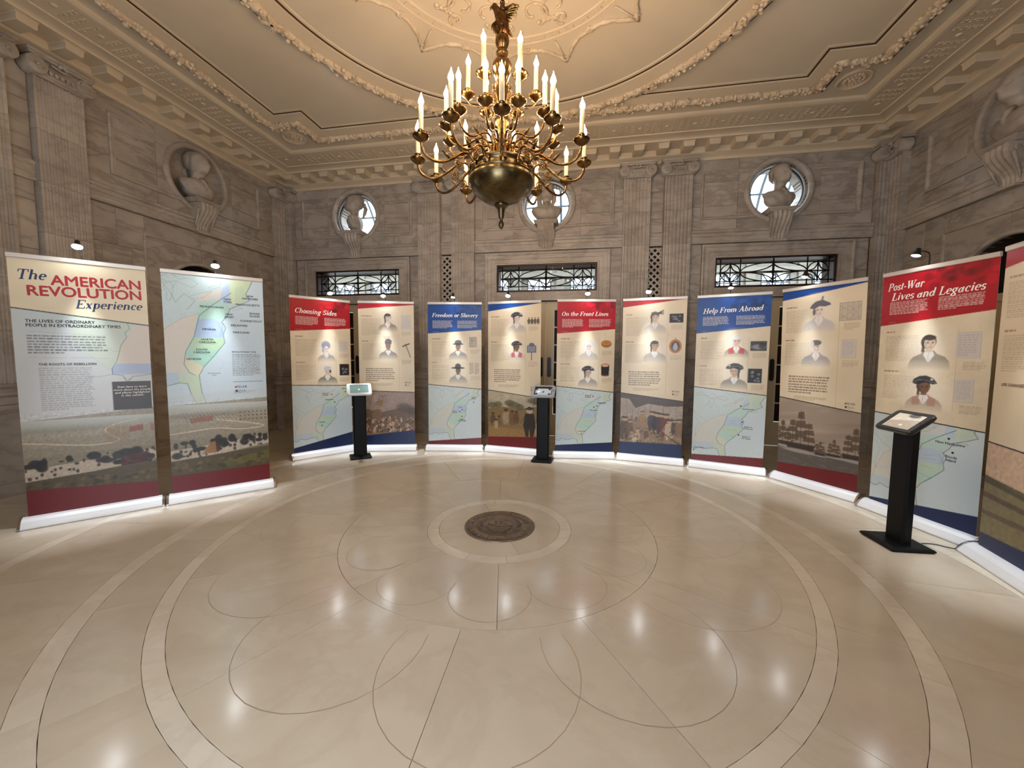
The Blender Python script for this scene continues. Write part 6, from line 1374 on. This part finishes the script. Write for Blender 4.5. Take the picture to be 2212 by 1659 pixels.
for n in range(1, 13):
    a, c = Vector(ENDS[n][0]), Vector(ENDS[n][1]); d = (c - a).normalized(); nn = Vector((d.y, -d.x)); m = (a + c) / 2 - nn * (.098 - BT * math.sin(LEAN.get(n, 0))) + d * LP[n][0]
    z = 2.405 + (.03 if n in (10, 11, 1) else 0)
    t = empty('clip_on_spotlight', (m.x, m.y, z), (0, 0, math.atan2(d.y, d.x))); lit = LP[n][1] or n == 1
    tag(t, ('small black spotlight with a glowing white lens ' if lit else 'small black bell-shaped spotlight ') + names[n], 'spotlight', 'spotlights on the banners')
    link('bent_arm', LARM, None, t)
    s_ = link('lamp_shade', LSH, None, t, (0, -.10, .058), (-.35, 0, 0)); link('glowing_diffuser' if lit else 'lens', LEDG if lit else LED, None, s_)
    sp = bpy.data.lights.new('spot', 'SPOT'); sp.energy = SPOT_W * (1 if lit else .9); sp.spot_size = .66; sp.spot_blend = 1.0; sp.color = (.86, .93, 1.0); sp.shadow_soft_size = .03
    so = bpy.data.objects.new('spot_light', sp); COL.objects.link(so); so.parent = t; so.location = (0, -.13, .015)
    so.rotation_euler = Vector((0, .01, 1)).to_track_quat('Z', 'Y').to_euler()
# ================================================================== TABLET STANDS
def kiosk(x, y, face, label, col, hw=.0, screen='lit', bs=(.15, .145)):
    t = empty('tablet_stand', (x, y, 0), (0, 0, face)); tag(t, label, 'tablet stand', 'tablet stands in front of the banners')
    b = MB(); bx, by = bs
    b.loops([[(sx * (bx - i), sy * (by - i), z) for sx, sy in ((-1, -1), (1, -1), (1, 1), (-1, 1))] for z, i in ((0, .012), (.012, .0), (.022, 0), (.03, .008), (.036, .03))], cap0=True, cap1=True); b.build('base_plate', M['black'], t)
    b = MB(); w, dd = .092, .036
    oct_ = [(-w, -dd + .015), (-w + .02, -dd), (w - .02, -dd), (w, -dd + .015), (w, dd - .01), (w - .01, dd), (-w + .01, dd), (-w, dd - .01)]
    b.loops([[(px, py + .01, z) for px, py in oct_] for z in (.034, 1.0)], cap1=True); b.build('column', M['black'], t)
    til = math.radians(38); hd = empty('tablet_head', (0, -.015, 1.035), (til, 0, 0), t)
    # enclosure with rounded corners
    b = MB(); W2, H2, rc = .172, .122, .035
    def rrect(w, h, r, z, n=6, bul=.0):
        P = []
        for cx, cy, a0 in ((w - r, h - r, 0), (-w + r, h - r, PI / 2), (-w + r, -h + r, PI), (w - r, -h + r, 1.5 * PI)):
            for k in range(n + 1): a = a0 + PI / 2 * k / n; P.append((cx + r * math.cos(a), cy + r * math.sin(a), z))
        return P
    b.loops([rrect(W2 - .012, H2 - .012, rc, -.034), rrect(W2, H2, rc, -.02), rrect(W2, H2, rc, .0), rrect(W2 - .006, H2 - .006, rc, .006), rrect(.128, .088, .006, .006), rrect(.128, .088, .006, -.002)], cap0=True, smooth=False); b.build('enclosure', M[col], hd)
    cv = Canvas(.256, .176, .004)
    if screen == 'lit':
        cv.a[:] = hexc((96, 124, 124)); cv.ell(.5, .5, .5, .5, (120, 146, 142), .5, .8); cv.ell(.48, .55, .05, .1, (214, 222, 220), .8, .4)
    elif screen == 'clips':
        cv.a[:] = hexc((158, 164, 172)); cv.poly([(0, 0), (1, 0), (1, .22), (0, .22)], (24, 22, 24)); cv.poly([(0, 0), (.06, 0), (.06, 1), (0, 1)], (24, 22, 24)); cv.poly([(.95, 0), (1, 0), (1, 1), (.95, 1)], (60, 60, 64))
        for x_, y_ in ((.13, .85), (.85, .3), (.85, .85), (.12, .3), (.5, .6)): cv.ell(x_, y_, .07, .10, (24, 24, 26), .95, .2)
        cv.line([(.15, .7), (.35, .45), (.5, .6)], .008, (200, 204, 210), .9); cv.ell(.25, .6, .08, .1, (226, 230, 236), .8, .5)
    else:
        cv.a[:] = hexc((206, 198, 182)); cv.poly([(0, .55), (1, .3), (1, 1), (0, 1)], (164, 152, 134), .8); cv.ell(.62, .1, .2, .12, (60, 62, 66), .9, .4); cv.ell(.55, .75, .06, .05, (236, 232, 226), .8, .4); cv.noise(3, .06)
    me = cv.mesh('screen', -.128, 0, 0, 'screen'); me.transform(Matrix.Translation((0, .088, .0005)) @ Matrix.Rotation(-PI / 2, 4, 'X')); link('screen', me, None, hd)
    b = MB(); b.lathe([(.001, .001), (.008, .001), (.009, 0)], 14, (.15, 0, .006)); b.build('home_button', M['black' if col != 'blackp' else 'blackp'], hd)
    return t
kiosk(-2.55, 1.90, .62, 'black tablet stand with a white rounded tablet frame, beside the Choosing Sides banner', 'kwhite', bs=(.15, .14))
kiosk(.155, 2.29, -.05, 'black tablet stand with a silver frame and no tablet in it, before the glazed doors', 'kgrey', screen='clips')
kiosk(3.33, .32, -1.50, 'black tablet stand with a black tablet frame, nearest the viewer on the right', 'blackp', screen='glare', bs=(.17, .16))
# ---- cables on the floor
def cable(pts, label, r=.0035):
    b = MB(); b.tube([(p.x, p.y, p.z) for p in catmull(pts, 6)], r, 6); o = b.build('power_cable', M['cable']); tag(o, label, 'cable', 'power cables on the floor'); return o
cable([(3.50, .34, .004), (3.62, .36, .004), (3.74, .30, .004), (3.86, .32, .004), (3.98, .24, .004)], 'thin black cable running from the black-framed tablet stand to the Post-War banner')
cable([(.27, 2.43, .004), (.24, 2.52, .004), (.22, 2.66, .004), (.30, 2.78, .004), (.28, 3.0, .004)], 'thin black cable trailing behind the silver tablet stand')
cable([(3.98, .28, .02), (4.02, .3, .2), (4.0, .27, .4), (4.02, .27, .55)], 'thin black cable hanging in the gap beside the Post-War banner')
cable([(2.20, 2.52, .004), (2.2, 2.6, .03), (2.2, 2.62, .10), (2.2, 2.75, .004), (2.3, 2.9, .004)], 'thin black cable behind the gap before the Help From Abroad banner')
